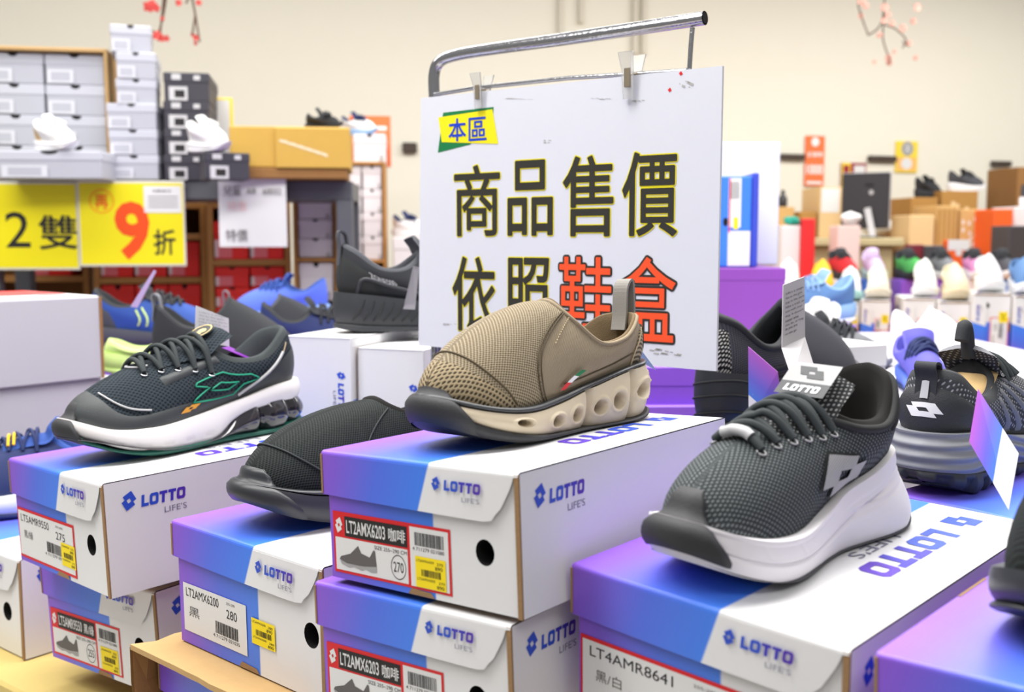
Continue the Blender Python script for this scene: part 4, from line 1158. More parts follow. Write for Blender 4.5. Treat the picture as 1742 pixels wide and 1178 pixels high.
# blossom branches hanging from above
m_twig = mat('dark_twig', S(96, 74, 62), .8); m_blos = mat('red_blossom', S(196, 70, 66), .7); m_pink = mat('pink_blossom', S(214, 160, 146), .7)
def branch(px, py, Y, pts, buds, m, label, r=.004, br=.014):
    o = at(px, py, Y)
    root = thing('blossom_branch', label, 'branch', Matrix.Translation(o))
    def q(a, b): return (a*Y/FPX, .02*math.sin(a), -b*Y/FPX)
    for ln in pts:
        mb = MB(); mb.tube(catmull([q(*p) for p in ln], 4), r, m_twig, 5); mb.build('twig', root)
    rr = random.Random(int(px))
    for a, b, k in buds:
        mb = MB(); c = Vector(q(a, b))
        for i in range(5):
            th = i*2*math.pi/5; d = Vector((math.cos(th), rr.uniform(-.3, .3), math.sin(th)))
            e = Vector((-math.sin(th), .2, math.cos(th)))
            P = [c, c + d*br*k*.5 + e*br*k*.42, c + d*br*k + e*br*.1, c + d*br*k*.6 - e*br*k*.42]
            mb.add([tuple(p) for p in P] + [tuple(p + Vector((0, .004, 0))) for p in P], [(0, 1, 2, 3), (4, 7, 6, 5), (0, 4, 5, 1), (1, 5, 6, 2), (2, 6, 7, 3), (3, 7, 4, 0)], m)
        mb.build('blossom', root)
branch(268, -40, 3.9, [[(15, -60), (18, 0), (8, 45), (-4, 90), (-12, 86)], [(16, -10), (2, 66), (4, 92)], [(50, -60), (54, 10), (58, 60), (64, 104)], [(54, 30), (48, 45)], [(58, 60), (52, 92)]],
       [(-14, 50, 1.6), (-8, 46, 1.3), (-2, 52, 1.2), (-2, 96, 1.4), (4, 100, 1.2), (8, 98, 1.0), (36, 44, 1.0), (62, 100, .9), (60, 108, .6), (52, 92, .6), (64, 40, .9), (6, 68, .7)], m_blos, 'thin hanging branch with red blossoms above the grey boxes')
branch(1500, -40, 5.2, [[(-30, -60), (-36, 30), (-30, 60), (-18, 92)], [(6, -60), (8, 40), (2, 78), (-18, 94)], [(4, 78), (24, 86), (42, 104), (36, 116)], [(6, 60), (8, 100), (18, 138)], [(40, 104), (52, 112)]],
       [(-34, 40, 1.2), (-26, 48, 1.0), (-30, 62, .9), (6, 50, 1.2), (12, 62, 1.0), (4, 72, .9), (18, 76, 1.0), (40, 82, 1.2), (60, 50, 1.2), (58, 70, 1.0), (0, 94, .9), (16, 132, 1.2), (20, 138, 1.0), (-6, 138, .8), (64, 130, .8), (48, 108, .9), (24, 122, .7)], m_pink, 'hanging branch with faded pink blossoms high on the right', br=.018)

# ---------------------------------------------------------------- the price sign on its chrome stand
m_board = mat('white_sign_board', S(218, 220, 228), .35, bump=.03, scale=30, var=.03)
m_sblk = mat('sign_black', S(52, 50, 44), .45, var=.25, scale=60); m_syel = mat('sign_yellow', S(240, 226, 20), .45)
m_sred = mat('sign_orange_red', S(244, 84, 40), .45); m_sblue = mat('sign_blue', S(16, 62, 190), .45); m_sgreen = mat('sign_green', S(14, 120, 66), .45)
m_dirt = mat('sign_dirt', S(188, 186, 182), .7, var=.3, scale=300)
m_steel = mat('chrome_tube', S(178, 178, 182), .18, metal=1.0, bump=.25, scale=130)
SO = Vector((-.1405*.9, 1.60*.9, -.1632*.9 + CZ)); SE = Vector((.2549 + .1405, -.305, 0)); SWD = SE.length; SE = SE.normalized(); SN = SE.cross(Vector((0, 0, 1)))
SHT = .3740
SM = frame_matrix(SO, SE, -SN, Vector((0, 0, 1)))
def sp(px, py):
    a = at(px, py, 1.0) - cam.location; t = (SO - cam.location).dot(SN)/a.dot(SN); q = cam.location + a*t - SO
    return q.dot(SE), q.z
root = thing('price_sign', 'big white sign board with black and red Chinese lettering clipped to a chrome rail', 'sign', SM)
def smap(pts): return [sp(*p) for p in pts]
mb = MB(); c = smap([(712, 588), (1218, 632), (1229, 112), (716, 167)])
V = [(a, 0, b) for a, b in c] + [(a, .004, b) for a, b in c]
mb.add(V, [(0, 1, 2, 3), (7, 6, 5, 4), (0, 4, 5, 1), (1, 5, 6, 2), (2, 6, 7, 3), (3, 7, 4, 0)], m_board)
mb.build('board', root)
sf = Fr((0, 0, 0), (1, 0, 0), (0, 0, 1))
mb = MB()
mb.shape(sf, smap([(754, 192), (840, 182), (838, 215), (800, 246), (745, 260)]), m_sgreen, .0003)
mb.shape(sf, smap([(746, 200), (838, 186), (848, 245), (752, 242)]), m_syel, .0005)
def glyph(ch, px0, py0, px1, py1, m, outl=None, off=.0011, oo=.0013):
    pm = ((px0+px1)/2, (py0+py1)/2)
    a0 = sp(px0, pm[1])[0]; a1 = sp(px1, pm[1])[0]; b0 = sp(pm[0], py1)[1]; b1 = sp(pm[0], py0)[1]
    # heavy strokes with a thin outline: the character is laid several times around itself
    if outl is not None:
        for k in range(12):
            c_, s_ = math.cos(k*math.pi/6)*(oo+off), math.sin(k*math.pi/6)*(oo+off)
            mb.text(sf, ch, a0+c_, b0+s_, a1+c_, b1+s_, outl, .0004 + .00001*k)
    for k in range(8 if off else 1):
        c_, s_ = math.cos(k*math.pi/4)*off, math.sin(k*math.pi/4)*off
        mb.text(sf, ch, a0+c_, b0+s_, a1+c_, b1+s_, m, .0008 + .00001*k)
glyph('本', 764, 202, 793, 240, m_sblue, None, .0005); glyph('區', 798, 200, 828, 239, m_sblue, None, .0004)
for ch, b in zip('商品售價', [(774, 282, 850, 401), (865, 274, 940, 400), (959, 266, 1043, 401), (1060, 259, 1152, 401)]): glyph(ch, *b, m_sblk, m_syel)
for ch, b in zip('依照', [(771, 438, 843, 563), (862, 440, 936, 562)]): glyph(ch, *b, m_sblk, m_syel)
for ch, b in zip('鞋盒', [(952, 438, 1041, 566), (1054, 438, 1149, 580)]): glyph(ch, *b, m_sred, m_sblk, .0004, .0026)
mb.build('lettering', root)
mb = MB(); r = random.Random(3)
for px, py, w, h in [(1085, 170, 22, 5), (1060, 590, 60, 14), (1110, 596, 36, 10), (1165, 140, 20, 14), (1020, 168, 30, 3), (905, 585, 16, 3), (764, 552, 20, 4), (930, 240, 16, 5), (880, 168, 50, 2), (1140, 600, 30, 8)]:
    for k in range(7):
        x = px + r.uniform(-.5, .5)*w; y = py + r.uniform(-.5, .5)*h; s_ = r.uniform(.1, .3)
        mb.shape(sf, smap([(x, y), (x+w*s_, y+h*s_*.6), (x+w*s_*.8, y+h*s_*1.6), (x-w*s_*.2, y+h*s_)]), m_dirt, .0004)
for px, py in ((1158, 125), (1139, 153)): mb.shape(sf, smap([(px-3, py), (px+1, py-4), (px+4, py+1), (px, py+4)]), m_red, .0004)
o = mb.build('smudges', root); o['kind'] = 'stuff'; o['label'] = 'grey smudges and tape scraps on the board'
# stand
st = thing('sign_stand', 'chrome tube stand with a bent top rail holding the white sign', 'stand', SM)
def s3(px, py, d=.012):
    a, b = sp(px, py); return (a, d, b)
mb = MB()
a, b = sp(727, 165); pole = [(a, .014, -SO.z + CZ - .735), (a, .014, b-.12), (a, .014, b), (a, .014, sp(727, 130)[1])]
mb.tube(pole[:2] + catmull([(a, .014, sp(728, 160)[1]), (a, .014, sp(724, 125)[1]), s3(736, 103, .014), s3(765, 91, .014), s3(830, 80, .014), s3(960, 62, .014), s3(1100, 41, .014), s3(1189, 27, .014)], 8), .0078, m_steel, 16, cap=False)
o = mb.build('frame_tube', st)
mb = MB(); e = Vector(s3(1189, 27, .014)); d = (e - Vector(s3(1100, 41, .014))).normalized()
mb.tube([e - d*.001, e + d*.0005], .0060, m_black, 14); mb.build('tube_opening', st)
mb = MB(); mb.tube([s3(730, 160, .010)] + [s3(*p, .010) for p in [(800, 148), (960, 131), (1075, 124), (1150, 119)]] + catmull([s3(1158, 118, .010), s3(1165, 116, .010), s3(1166, 108, .010), s3(1167, 70, .012), s3(1168, 44, .014)], 4), .0028, m_steel, 8)
mb.build('rod', st)
mb = MB(); mb.box((a-.045, -.03, -SO.z + CZ - .7395), (a+.045, .03, -SO.z + CZ - .731), m_steel); mb.build('base_plate', st)
m_clear = mat('clear_plastic', S(240, 240, 238), .12, trans=.75, ior=1.3)
m_clipm = mat('clip_metal', S(150, 138, 118), .4, metal=.6)
def clip(px, py, k, label):
    a, b = sp(px, py)
    t = thing('bulldog_clip', label, 'clip', SM @ Matrix.Translation(Vector((a, 0, b))), 'clear clips on the sign rail')
    mb = MB()
    for yy, sgn in ((-.006, -1), (.009, 1)):
        P = [(-.006*k, yy, -.030*k), (.006*k, yy, -.030*k), (.007*k, yy + sgn*.002, 0), (.009*k, yy + sgn*.007, .018*k), (-.009*k, yy + sgn*.007, .018*k), (-.007*k, yy + sgn*.002, 0)]
        Q = [(x, y + .002, z) for x, y, z in P]
        n = 6; mb.add(P + Q, [(0, 1, 2, 3, 4, 5), (11, 10, 9, 8, 7, 6)] + [(i, 6+i, 6+(i+1) % n, (i+1) % n) for i in range(n)], m_clear)
        mb.build('jaw', t); mb = MB()
    mb.bbox((-.004*k, -.0085, -.018*k), (.004*k, -.0062, .002*k), m_clipm, .0006); mb.tube([(-.007*k, .0015, -.004*k), (.007*k, .0015, -.004*k)], .0016*k, m_clipm, 8); mb.build('spring', t)
clip(818, 148, .92, 'clear plastic clip at the left end of the sign'); clip(1073, 120, 1.1, 'clear plastic clip at the right end of the sign')
# ---------------------------------------------------------------- tables and cardboard under the boxes in front
TZ = CZ - .74
m_cloth = mat('table_laminate', S(190, 186, 178), .5, var=.05, scale=20)
tb = thing('display_table', 'long low display table carrying all the nearer shoe boxes', 'table', Matrix.Translation((0.1, 1.45, 0)))
mb = MB(); mb.bbox((-1.5, -.98, TZ-.03), (1.25, 1.75, TZ), m_cloth, .006); mb.build('tabletop', tb)
for sx in (-1.4, 1.15):
    for sy in (-.88, 1.65):
        mb = MB(); mb.bbox((sx-.03, sy-.03, 0), (sx+.03, sy+.03, TZ-.03), m_slot, .004); mb.build('leg', tb)
def riser(c, a, sx, sy, ztop, label, m=None, group='cardboard risers under the boxes'):
    """cardboard carton standing on the table, ztop absolute"""
    t = thing('cardboard_carton', label, 'carton', Matrix.Translation((c[0], c[1], TZ)) @ Matrix.Rotation(a, 4, 'Z'), group)
    h = ztop - TZ - .001
    mb = MB(); mb.bbox((-sx/2, -sy/2, 0), (sx/2, sy/2, h), m or m_card, .003); mb.build('body', t)
    mb = MB(); mb.box((-.03, -sy/2-.0004, h*.35), (.03, sy/2+.0004, h+.0004), m_tan); mb.build('packing_tape', t)
    return t
def under(FM, W=BW, H=BH, L=BL):
    c = FM @ Vector((W/2, L/2, -H)); lo = min((FM @ Vector((x, y, -H))).z for x in (0, W) for y in (0, L)); u = FM.to_3x3() @ Vector((1, 0, 0))
    return c, math.atan2(u.y, u.x), lo
for FM, lb, k in ((F_A2, 'brown carton under the lower of the two red labelled boxes in the middle', .45), (F_C, 'brown carton under the box of the black sneaker with white sole', .80), (F_C2, 'brown carton under the violet box in the bottom right corner', .8), (F_C3, 'brown carton under the grey soled trail shoe box', .8), (FD2, 'brown carton under the violet box below the torn cardboard', .8)):
    c, a, lo = under(FM); riser(c, a, BW*k, BL*k, lo - .002, lb)
# torn cardboard sheet under the all black slip-on's box
FDi = F_D.inverted()
zs = (F_D @ Vector((.1, .1, -BH))).z - .0015
p0 = atz(221, 1093, zs); q0 = FDi @ p0
root = thing('torn_cardboard', 'torn brown cardboard sheet under the size 280 shoe box', 'cardboard', F_D @ Matrix.Translation(Vector((q0.x, q0.y, -BH-.0015))))
r = random.Random(5)
edge = [(0, .0)] + [(x, r.uniform(-.0008, .0008)) for x in np.linspace(.02, .225, 12)]
rim_ = edge + [(.235, .30), (.012, .30)] + [(.012 - .008*r.random(), y) for y in np.linspace(.28, .02, 14)]
mb = MB(); n = len(rim_)
mb.add([(x, y, 0) for x, y in rim_] + [(x, y, -.005) for x, y in rim_], [tuple(range(n)), tuple(range(2*n-1, n-1, -1))] + [(i, n+i, n+(i+1) % n, (i+1) % n) for i in range(n)], m_card)
mb.build('sheet', root)
mb = MB(); G0 = []; G1 = []
for i, y in enumerate(np.linspace(0, .28, 24)):
    G0.append([(.004 + r.uniform(-.005, .003), y, -.003), (-.001 + r.uniform(-.004, .004), y + r.uniform(-.003, .003), -.035), (.006 + r.uniform(-.002, .002), y, -.08), (.008, y, -.118)])
mb.grid(np.array(G0), m_carddk, smooth=False)
G1 = [[(a+.005, b, c) for a, b, c in row] for row in G0]; mb.grid(np.array(G1), m_carddk, smooth=False, flip=True); mb.build('side_wall', root)
# flattened yellow carton below the left stack
zb2 = min((F_B2 @ Vector((x, y, -BH))).z for x in (0, BW) for y in (0, BL)) - .002
zg = min((F_G @ Vector((x, y, -BH))).z for x in (0, BW) for y in (0, BL)) - .002
zy = min(zb2, zg)
u = F_B2.to_3x3() @ Vector((1, 0, 0)); ua = math.atan2(u.y, u.x)
p0 = atz(0, 1161, zy); UU = Vector((math.cos(ua), math.sin(ua), 0)); VV = Vector((-math.sin(ua), math.cos(ua), 0))
M = frame_matrix(p0 - UU*.25, UU, VV, Vector((0, 0, 1)))
root = thing('cardboard_tray', 'pale yellow cardboard tray in the lower left corner under two shoe boxes', 'cardboard', M @ Matrix.Translation(Vector((0, 0, -.03))))
mb = MB(); mb.bbox((0, 0, 0), (.545, .62, .03), m_ycard, .004); mb.build('lid', root)
FY = M @ Matrix.Translation(Vector((.10, .03, -.031)))
lotto_box(FY, 'violet shoe box under the yellow tray in the lower left corner', None, (), None)
c, a, lo = under(FY)
riser(c + UU*.05 + VV*.05, a, .40, .45, lo - .001, 'brown carton under the lower left corner boxes')

# ---------------------------------------------------------------- boxes behind, on the same table
def px_box(px0, py0, px1, py1, Y, yaw, L, name, label, cat, body, lid=None, hl=.035, edge=None, group=None, extra=None, lift=0.0):
    """carton with its front face's top left at px0,py0, right edge at px1, bottom at py1"""
    p = at(px0, py0, Y); u = Vector((math.cos(yaw), math.sin(yaw), 0)); v = Vector((-math.sin(yaw), math.cos(yaw), 0))
    k = (px1-871.0)/FPX
    # right edge: solve p + u*W on the vertical plane through px1
    dcy = lambda q: (q.y*_cp - (q.z-CZ)*_sp)
    W = (k*dcy(p) - p.x)/(u.x - k*u.y*_cp)
    H = (p - at(px0, py1, Y)).length
    FM = frame_matrix(p, u, v, Vector((0, 0, 1)))
    return plain_box(FM, W, H, L, name, label, cat, body, edge, group, lid, hl, extra), FM, W, H
def solid_box(FM, W, H, L, name, label, cat, body, group=None, bev=.003, extra=None, parts=None):
    T = Matrix.Translation(Vector((W/2, L/2, -H))); root = thing(name, label, cat, FM @ T, group)
    mb = MB(); mb.bbox((0, 0, -H), (W, L, 0), body, bev)
    mb.build('body', root, T.inverted())
    if extra:
        mb = MB(); extra(mb, Fr((0, 0, 0), (1, 0, 0), (0, 0, 1)), W, H, L); mb.build(parts or 'print', root, T.inverted())
    return root
# the two big white boxes on the left
def back_right(pxt, pyt, Y, yaw, W, L, H):
    p = at(pxt, pyt, Y); u = Vector((math.cos(yaw), math.sin(yaw), 0)); v = Vector((-math.sin(yaw), math.cos(yaw), 0))
    return frame_matrix(p - u*W - v*L, u, v, Vector((0, 0, 1)))
m_wred = mat('red_box_lid', S(228, 70, 72), .45)
m_wbox = mat('grey_white_box', S(182, 180, 190), .5, bump=.08, scale=40)
H1 = .154
def big_white(FM, W, H, L, label, redtop):
    T = Matrix.Translation(Vector((W/2, L/2, -H))); root = thing('shoe_box', label, 'shoe box', FM @ T); Ti = T.inverted()
    mb = MB(); mb.bbox((0, 0, -H), (W, L, -.0015), m_wbox, .002); mb.box((W-.001, L-.004, -H), (W+.002, L+.001, -.002), m_carddk); mb.build('body', root, Ti)
    mb = MB(); mb.bbox((-.001, -.001, -.003), (W-.002, L-.004, 0), m_white, .001)
    if redtop:
        ft = Fr((0, 0, 0), (1, 0, 0), (0, 1, 0)); mb.rect(ft, .0, .0, W*.62, L-.01, m_wred, .0003)
        for k in range(6): mb.rect(ft, W*.80, .12+k*.022, W*.84, .132+k*.022, m_txt, .0004)
        mb.disc(ft, W*.74, L*.87, .012, .026, m_wred, .0004)
    mb.build('lid', root, Ti)
FH1 = back_right(171, 503, 1.94, -.70, .29, .43, H1)
FH2 = back_right(201, 641, 1.97, -.70, .29, .48, H1)
FH2 = frame_matrix(Vector((FH2.translation.x, FH2.translation.y, FH1.translation.z - H1 - .001)), FH2.col[0].xyz, FH2.col[1].xyz, Vector((0, 0, 1)))
big_white(FH1, .29, H1, .43, 'large white shoe box with red lid top on the left edge, upper of two', True)
big_white(FH2, .29, H1, .48, 'large white shoe box on the left edge, lower of two', False)
c, a, lo = under(FH2, .29, H1, .48); riser(c, a, .16, .26, lo - .001, 'brown carton under the two large white boxes')
# ---------------------------------------------------------------- left: the grey shelf with its boxes
sa = math.radians(10)
GB = S(176, 178, 188)
m_gbox = mat('grey_shoe_box', GB, .5, var=.04, scale=20); m_glid = mat('grey_box_lid', S(188, 190, 200), .5); m_gln = mat('grey_box_label', S(206, 207, 214), .5)
m_kbox = mat('black_shoe_box', S(58, 56, 66), .5); m_klab = mat('black_box_label', S(196, 196, 198), .5)
m_rbox = mat('red_shoe_box', S(250, 52, 42), .5); m_rlab = mat('red_box_label', S(240, 120, 126), .5); m_rlabw = mat('red_box_label_white', S(240, 214, 214), .5)
m_wshoebox = mat('white_shoe_box', S(228, 222, 226), .5)
m_beam = mat('grey_steel_shelf', S(96, 98, 104), .5, metal=.2)
def shelf_frame(px, py, Y, yaw):
    u = Vector((math.cos(yaw), math.sin(yaw), 0)); v = Vector((-math.sin(yaw), math.cos(yaw), 0))
    return frame_matrix(at(px, py, Y), u, v, Vector((0, 0, 1)))
def brand_box(FM, W, H, L, label, kind, group=None):
    """store box: body, lid with a thumb notch in its front, label on the end"""
    body, lid, lab = {'grey': (m_gbox, m_glid, m_gln), 'black': (m_kbox, m_kbox, m_klab), 'red': (m_rbox, m_rbox, m_rlab), 'white': (m_wshoebox, m_wshoebox, m_paper)}[kind]
    T = Matrix.Translation(Vector((W/2, L/2, -H))); root = thing('shoe_box', label, 'shoe box', FM @ T, group); Ti = T.inverted()
    mb = MB(); mb.bbox((.002, .002, -H), (W-.002, L-.002, -.004), body, .002); mb.build('body', root, Ti)
    hl = H*.36
    mb = MB(); mb.bbox((0, 0, -hl), (W, L, -.0005), lid, .003)
    fr = Fr((0, 0, 0), (1, 0, 0), (0, 0, 1))
    if kind != 'black': mb.shape(fr, [(W*.5 + W*.085*math.cos(t), -.001 - H*.12*math.sin(t)) for t in np.linspace(math.pi, 0, 9)], m_black, .0006)
    if kind == 'black':
        mb.rect(fr, W*.18, -H*.26, W*.38, -H*.06, m_klab, .0006); mb.rect(fr, W*.66, -H*.26, W*.80, -H*.10, m_klab, .0006)
    mb.build('lid', root, Ti)
    mb = MB()
    if kind == 'black': mb.rect(fr, W*.12, -H*.98, W*.52, -H*.50, lab, .0026); mb.rect(fr, W*.24, -H*.88, W*.46, -H*.62, m_lblk, .003)
    elif kind == 'red': mb.rect(fr, W*.02, -H*.96, W*.52, -H*.48, lab, .0026); mb.rect(fr, W*.02, -H*.94, W*.12, -H*.50, m_rlabw, .003)
    elif kind == 'white': mb.disc(fr, W*.86, -H*.82, W*.05, H*.06, m_lgry, .0026); mb.rect(fr, W*.78, -H*.97, W*.93, -H*.92, m_lgry, .0026)
    else: mb.rect(fr, W*.04, -H*.96, W*.48, -H*.52, lab, .0026); mb.rect(fr, W*.10, -H*.88, W*.42, -H*.60, m_gbox, .003)
    mb.build('end_label', root, Ti)
    return root
SY = 3.45
def pw(dpx, Y=SY): return dpx*Y/FPX
# gray steel shelf: a deck with posts, one thing
FS = shelf_frame(-40, 306, SY, sa*.4)
T_ = shelf_frame(-40, 306, SY, sa*.4); SL = pw(627); sz = T_.translation.z
root = thing('steel_shelf', 'grey steel shelf holding the grey and black shoe boxes', 'shelf', frame_matrix(Vector((T_.translation.x, T_.translation.y, 0)), T_.col[0].xyz, T_.col[1].xyz, Vector((0, 0, 1))))
mb = MB(); mb.bbox((0, 0, sz-.062), (SL, .32, sz), m_beam, .003); mb.build('deck', root)
for x in (.0, SL-.055):
    for y in (.0, .27):
        mb = MB(); mb.bbox((x, y, 0), (x+.055, y+.05, sz-.062), m_beam, .003); mb.build('post', root)
def sbox(px0, py0, px1, py1, kind, label, L=.30, Y=SY, yaw=None, group=None, k=1.0):
    yaw = sa if yaw is None else yaw
    FM = shelf_frame(px0, py0, Y, yaw); W = pw(px1-px0, Y)/max(math.cos(yaw) - (px1-871)/FPX*math.sin(yaw), .2); H = pw(py1-py0, Y) - .001
    return brand_box(FM, W, H, L, label, kind, group)
# open carton full of grey boxes
def carton():
    FM = shelf_frame(-40, 78, SY+.05, sa); W = pw(211); H = pw(223); L = .32
    root = thing('open_carton', 'open brown carton on its side holding grey shoe boxes', 'carton', FM @ Matrix.Translation(Vector((W/2, L/2, -H))))
    Ti = Matrix.Translation(Vector((-W/2, -L/2, H)))
    for nm, c0, c1 in (('top_panel', (0, -.02, -.012), (W, L, 0)), ('side_panel', (W-.012, -.02, -H), (W, L, -.012)), ('side_panel', (0, -.02, -H), (.012, L, -.012)), ('back_panel', (.012, L-.01, -H), (W-.012, L, -.012)), ('bottom_panel', (.012, -.02, -H), (W-.012, L-.01, -H+.006))):
        mb = MB(); mb.bbox(c0, c1, m_card, .002); mb.build(nm, root, Ti)
    names = ['top', 'second', 'third', 'lowest']
    g = 'grey boxes in the open carton'
    w = (W-.034)/2; h = (H-.032)/4
    for col in (0, 1):
        for rw in range(4):
            F2 = FM @ Matrix.Translation(Vector((.014 + col*(w+.004), .006, -.016 - rw*(h+.001))))
            brand_box(F2, w, h, .28, 'grey shoe box inside the open carton, %s row, %s column' % (names[rw], ('left', 'right')[col]), 'grey', g)
carton()
r_ = random.Random(4)
sbox(-6, 256, 170, 303, 'grey', 'long grey shoe box lying in front of the open carton', L=.18, Y=SY-.16, yaw=.06)
for i, (x0, y0, x1, y1, yw, nm) in enumerate([(186, 40, 255, 86, .30, 'topmost, turned askew'), (196, 87, 263, 132, .24, 'second from the top'), (196, 133, 265, 176, .26, 'third from the top'), (180, 175, 264, 219, .10, 'third from the bottom'), (184, 220, 266, 263, .10, 'second from the bottom'), (186, 264, 268, 305, .10, 'at the bottom')]):
    sbox(x0, y0, x1, y1, 'grey', 'grey shoe box in the tall stack right of the carton, %s' % nm, yaw=yw, group='tall stack of grey boxes', L=.20)
for i, (x0, y0, x1, y1, nm) in enumerate([(277, 122, 354, 170, 'top'), (277, 171, 354, 218, 'second'), (278, 219, 354, 262, 'third'), (278, 263, 354, 306, 'bottom')]):
    sbox(x0, y0, x1, y1, 'black', 'black shoe box with pale labels, %s of its stack beside the grey stack' % nm, group='stack of black boxes', L=.28, Y=SY+.02)
sbox(347, 258, 424, 304, 'black', 'black shoe box lying under the white shoe on the steel shelf', yaw=.42, L=.12, Y=SY-.19)
# yellow brown carton
FM = shelf_frame(470, 214, SY-.05, .12); W = pw(118); H = pw(86)
root = thing('cardboard_carton', 'taped yellowish brown carton at the right end of the steel shelf', 'carton', FM @ Matrix.Translation(Vector((0, .2, -H))))
mb = MB(); Ti = Matrix.Translation(Vector((0, -.2, H)))
m_yb = mat('yellow_brown_carton', S(200, 160, 70), .6, bump=.1, scale=30, var=.08)
mb.bbox((-W*.66, .02, -H*.78), (W, .36, 0), m_yb, .003); mb.build('body', root, Ti)
mb = MB(); mb.bbox((-W*.02, .0, -H*.80), (W*1.02, .02, -.004), m_yb, .003); mb.build('front_flap', root, Ti)
mb = MB(); mb.bbox((-W*.5, .01, -H), (W*.96, .34, -H*.79), m_carddk, .003); mb.build('base', root, Ti)
mb = MB(); tp = mat('packing_tape_clear', S(228, 216, 186), .2)
for k in range(6): mb.shape(Fr((0, 0, 0), (1, 0, 0), (0, 0, 1)), [(W*(.04+.11*k), -H*(.26+.045*k)), (W*(.15+.11*k), -H*(.28+.05*k)), (W*(.15+.11*k), -H*(.34+.05*k)), (W*(.04+.11*k), -H*(.30+.045*k))], tp, .001)
mb.build('packing_tape', root, Ti)
# framed notice behind
FM = shelf_frame(352, 166, SY+.30, .1)
def notice(mb, fr, W, H, L): mb.rect(fr, .008, -H+.004, W-.010, -.008, m_paper, .0006)
solid_box(FM, pw(45), pw(140), .01, 'notice_board', 'white notice with yellow frame standing behind the black boxes', 'notice', m_py, extra=notice, parts='sheet')
# yellow price signs hanging from the deck edge
m_ys = mat('price_sign_yellow', S(232, 218, 22), .4); m_yo = mat('price_sign_orange', S(232, 78, 24), .4); m_yor = mat('price_sign_ring', S(238, 160, 20), .4); m_frame = mat('sign_frame', S(214, 210, 196), .4)
def ysign(px0, py0, px1, py1, Y, yaw, label, fn):
    FM = shelf_frame(px0, py0, Y, yaw); W = pw(px1-px0, Y)/(math.cos(yaw) - (px1-871)/FPX*math.sin(yaw)); H = pw(py1-py0, Y)
    root = thing('price_sign', label, 'sign', FM @ Matrix.Translation(Vector((W/2, 0, -H)))); Ti = Matrix.Translation(Vector((-W/2, 0, H)))
    mb = MB(); mb.bbox((0, 0, -H), (W, .008, 0), m_frame, .002); mb.build('frame', root, Ti)
    fr = Fr((0, 0, 0), (1, 0, 0), (0, 0, 1)); mb = MB(); mb.rect(fr, .006, -H+.008, W-.006, -.008, m_ys, .0006); fn(mb, fr, W, H); mb.build('sheet', root, Ti)
def y1(mb, fr, W, H):
    mb.text(fr, '2', W*.52, -H*.74, W*.68, -H*.34, m_lblk, .0015, off=.002); mb.text(fr, '雙', W*.74, -H*.76, W*.985, -H*.38, m_lblk, .0015, off=.012)
def y2(mb, fr, W, H):
    mb.disc(fr, W*.225, -H*.24, W*.118, W*.118, m_yor, .0012, inner=.86); mb.text(fr, '再', W*.165, -H*.33, W*.285, -H*.165, m_yo, .0015, off=.014)
    mb.text(fr, '9', W*.36, -H*.88, W*.64, -H*.27, m_yo, .0015, off=.035); mb.text(fr, '折', W*.70, -H*.86, W*.90, -H*.57, m_lblk, .0015, off=.016)
    mb.rect(fr, W*.62, -H*.37, W*.97, -H*.06, m_paper, .002); mb.text(fr, '活動辦法', W*.70, -H*.135, W*.88, -H*.10, m_gry, .003)
    for k in range(4): mb.rect(fr, W*.66, -H*(.19+.04*k), W*.94, -H*(.175+.04*k), m_lgry, .003)
ysign(-130, 309, 128, 458, SY-.03, .02, 'yellow price sign reading 2 雙, cut by the left edge', y1)
ysign(130, 307, 311, 452, SY-.03, .12, 'yellow price sign with a big orange 9 and 折', y2)
# handwritten sheet
FM = shelf_frame(371, 304, SY-.02, .06); W = pw(112); H = pw(114)
root = thing('paper_sheet', 'white handwritten paper sheet taped to the steel shelf edge', 'notice', FM @ Matrix.Translation(Vector((W/2, 0, -H)))); Ti = Matrix.Translation(Vector((-W/2, 0, H)))
mb = MB(); G = [[(W*a, -.006*math.sin(3*a+2*b)*b - .001, -H*b) for a in np.linspace(0, 1, 9)] for b in np.linspace(0, 1, 9)]; mb.grid(np.array(G), m_paper, flip=True); mb.build('sheet', root, Ti)
mb = MB(); fr = Fr((0, -.0075, 0), (1, 0, 0), (0, 0, 1)); mp_ = mat('faded_pink_ink', S(236, 200, 198), .7)
mb.text(fr, '兒童', W*.08, -H*.25, W*.34, -H*.10, m_gry, .0); mb.text(fr, 'AIR', W*.42, -H*.23, W*.57, -H*.14, m_gry, .0); mb.text(fr, '60032', W*.66, -H*.23, W*.93, -H*.14, m_gry, .0)
mb.text(fr, '特賣', W*.14, -H*.48, W*.42, -H*.33, mp_, .0); mb.text(fr, '特價', W*.10, -H*.92, W*.42, -H*.74, m_gry, .0)
mb.build('handwriting', root, Ti)
# wooden cubbies with red boxes, left of the posts (below the deck)
def cubby(FM, W, L, zs, label, th=.022, cols=()):
    """zs: heights (below the frame origin) of the boards"""
    T = Matrix.Translation(Vector((W/2, L/2, -FM.translation.z)))
    root = thing('wooden_cubby', label, 'shelf', FM @ T); Ti = T.inverted(); zf = -FM.translation.z
    for x in (0, W-th):
        mb = MB(); mb.bbox((x, 0, zf), (x+th, L, 0), m_wood, .002); mb.build('side_panel', root, Ti)
    for z in zs:
        mb = MB(); mb.bbox((th, .001, z-th), (W-th, L-.001, z), m_wood, .002); mb.build('shelf_board', root, Ti)
    mb = MB(); mb.box((th, L-.012, zf), (W-th, L-.002, -.001), m_carddk); mb.build('back_panel', root, Ti)
ca = math.radians(14)
CY1 = 3.84
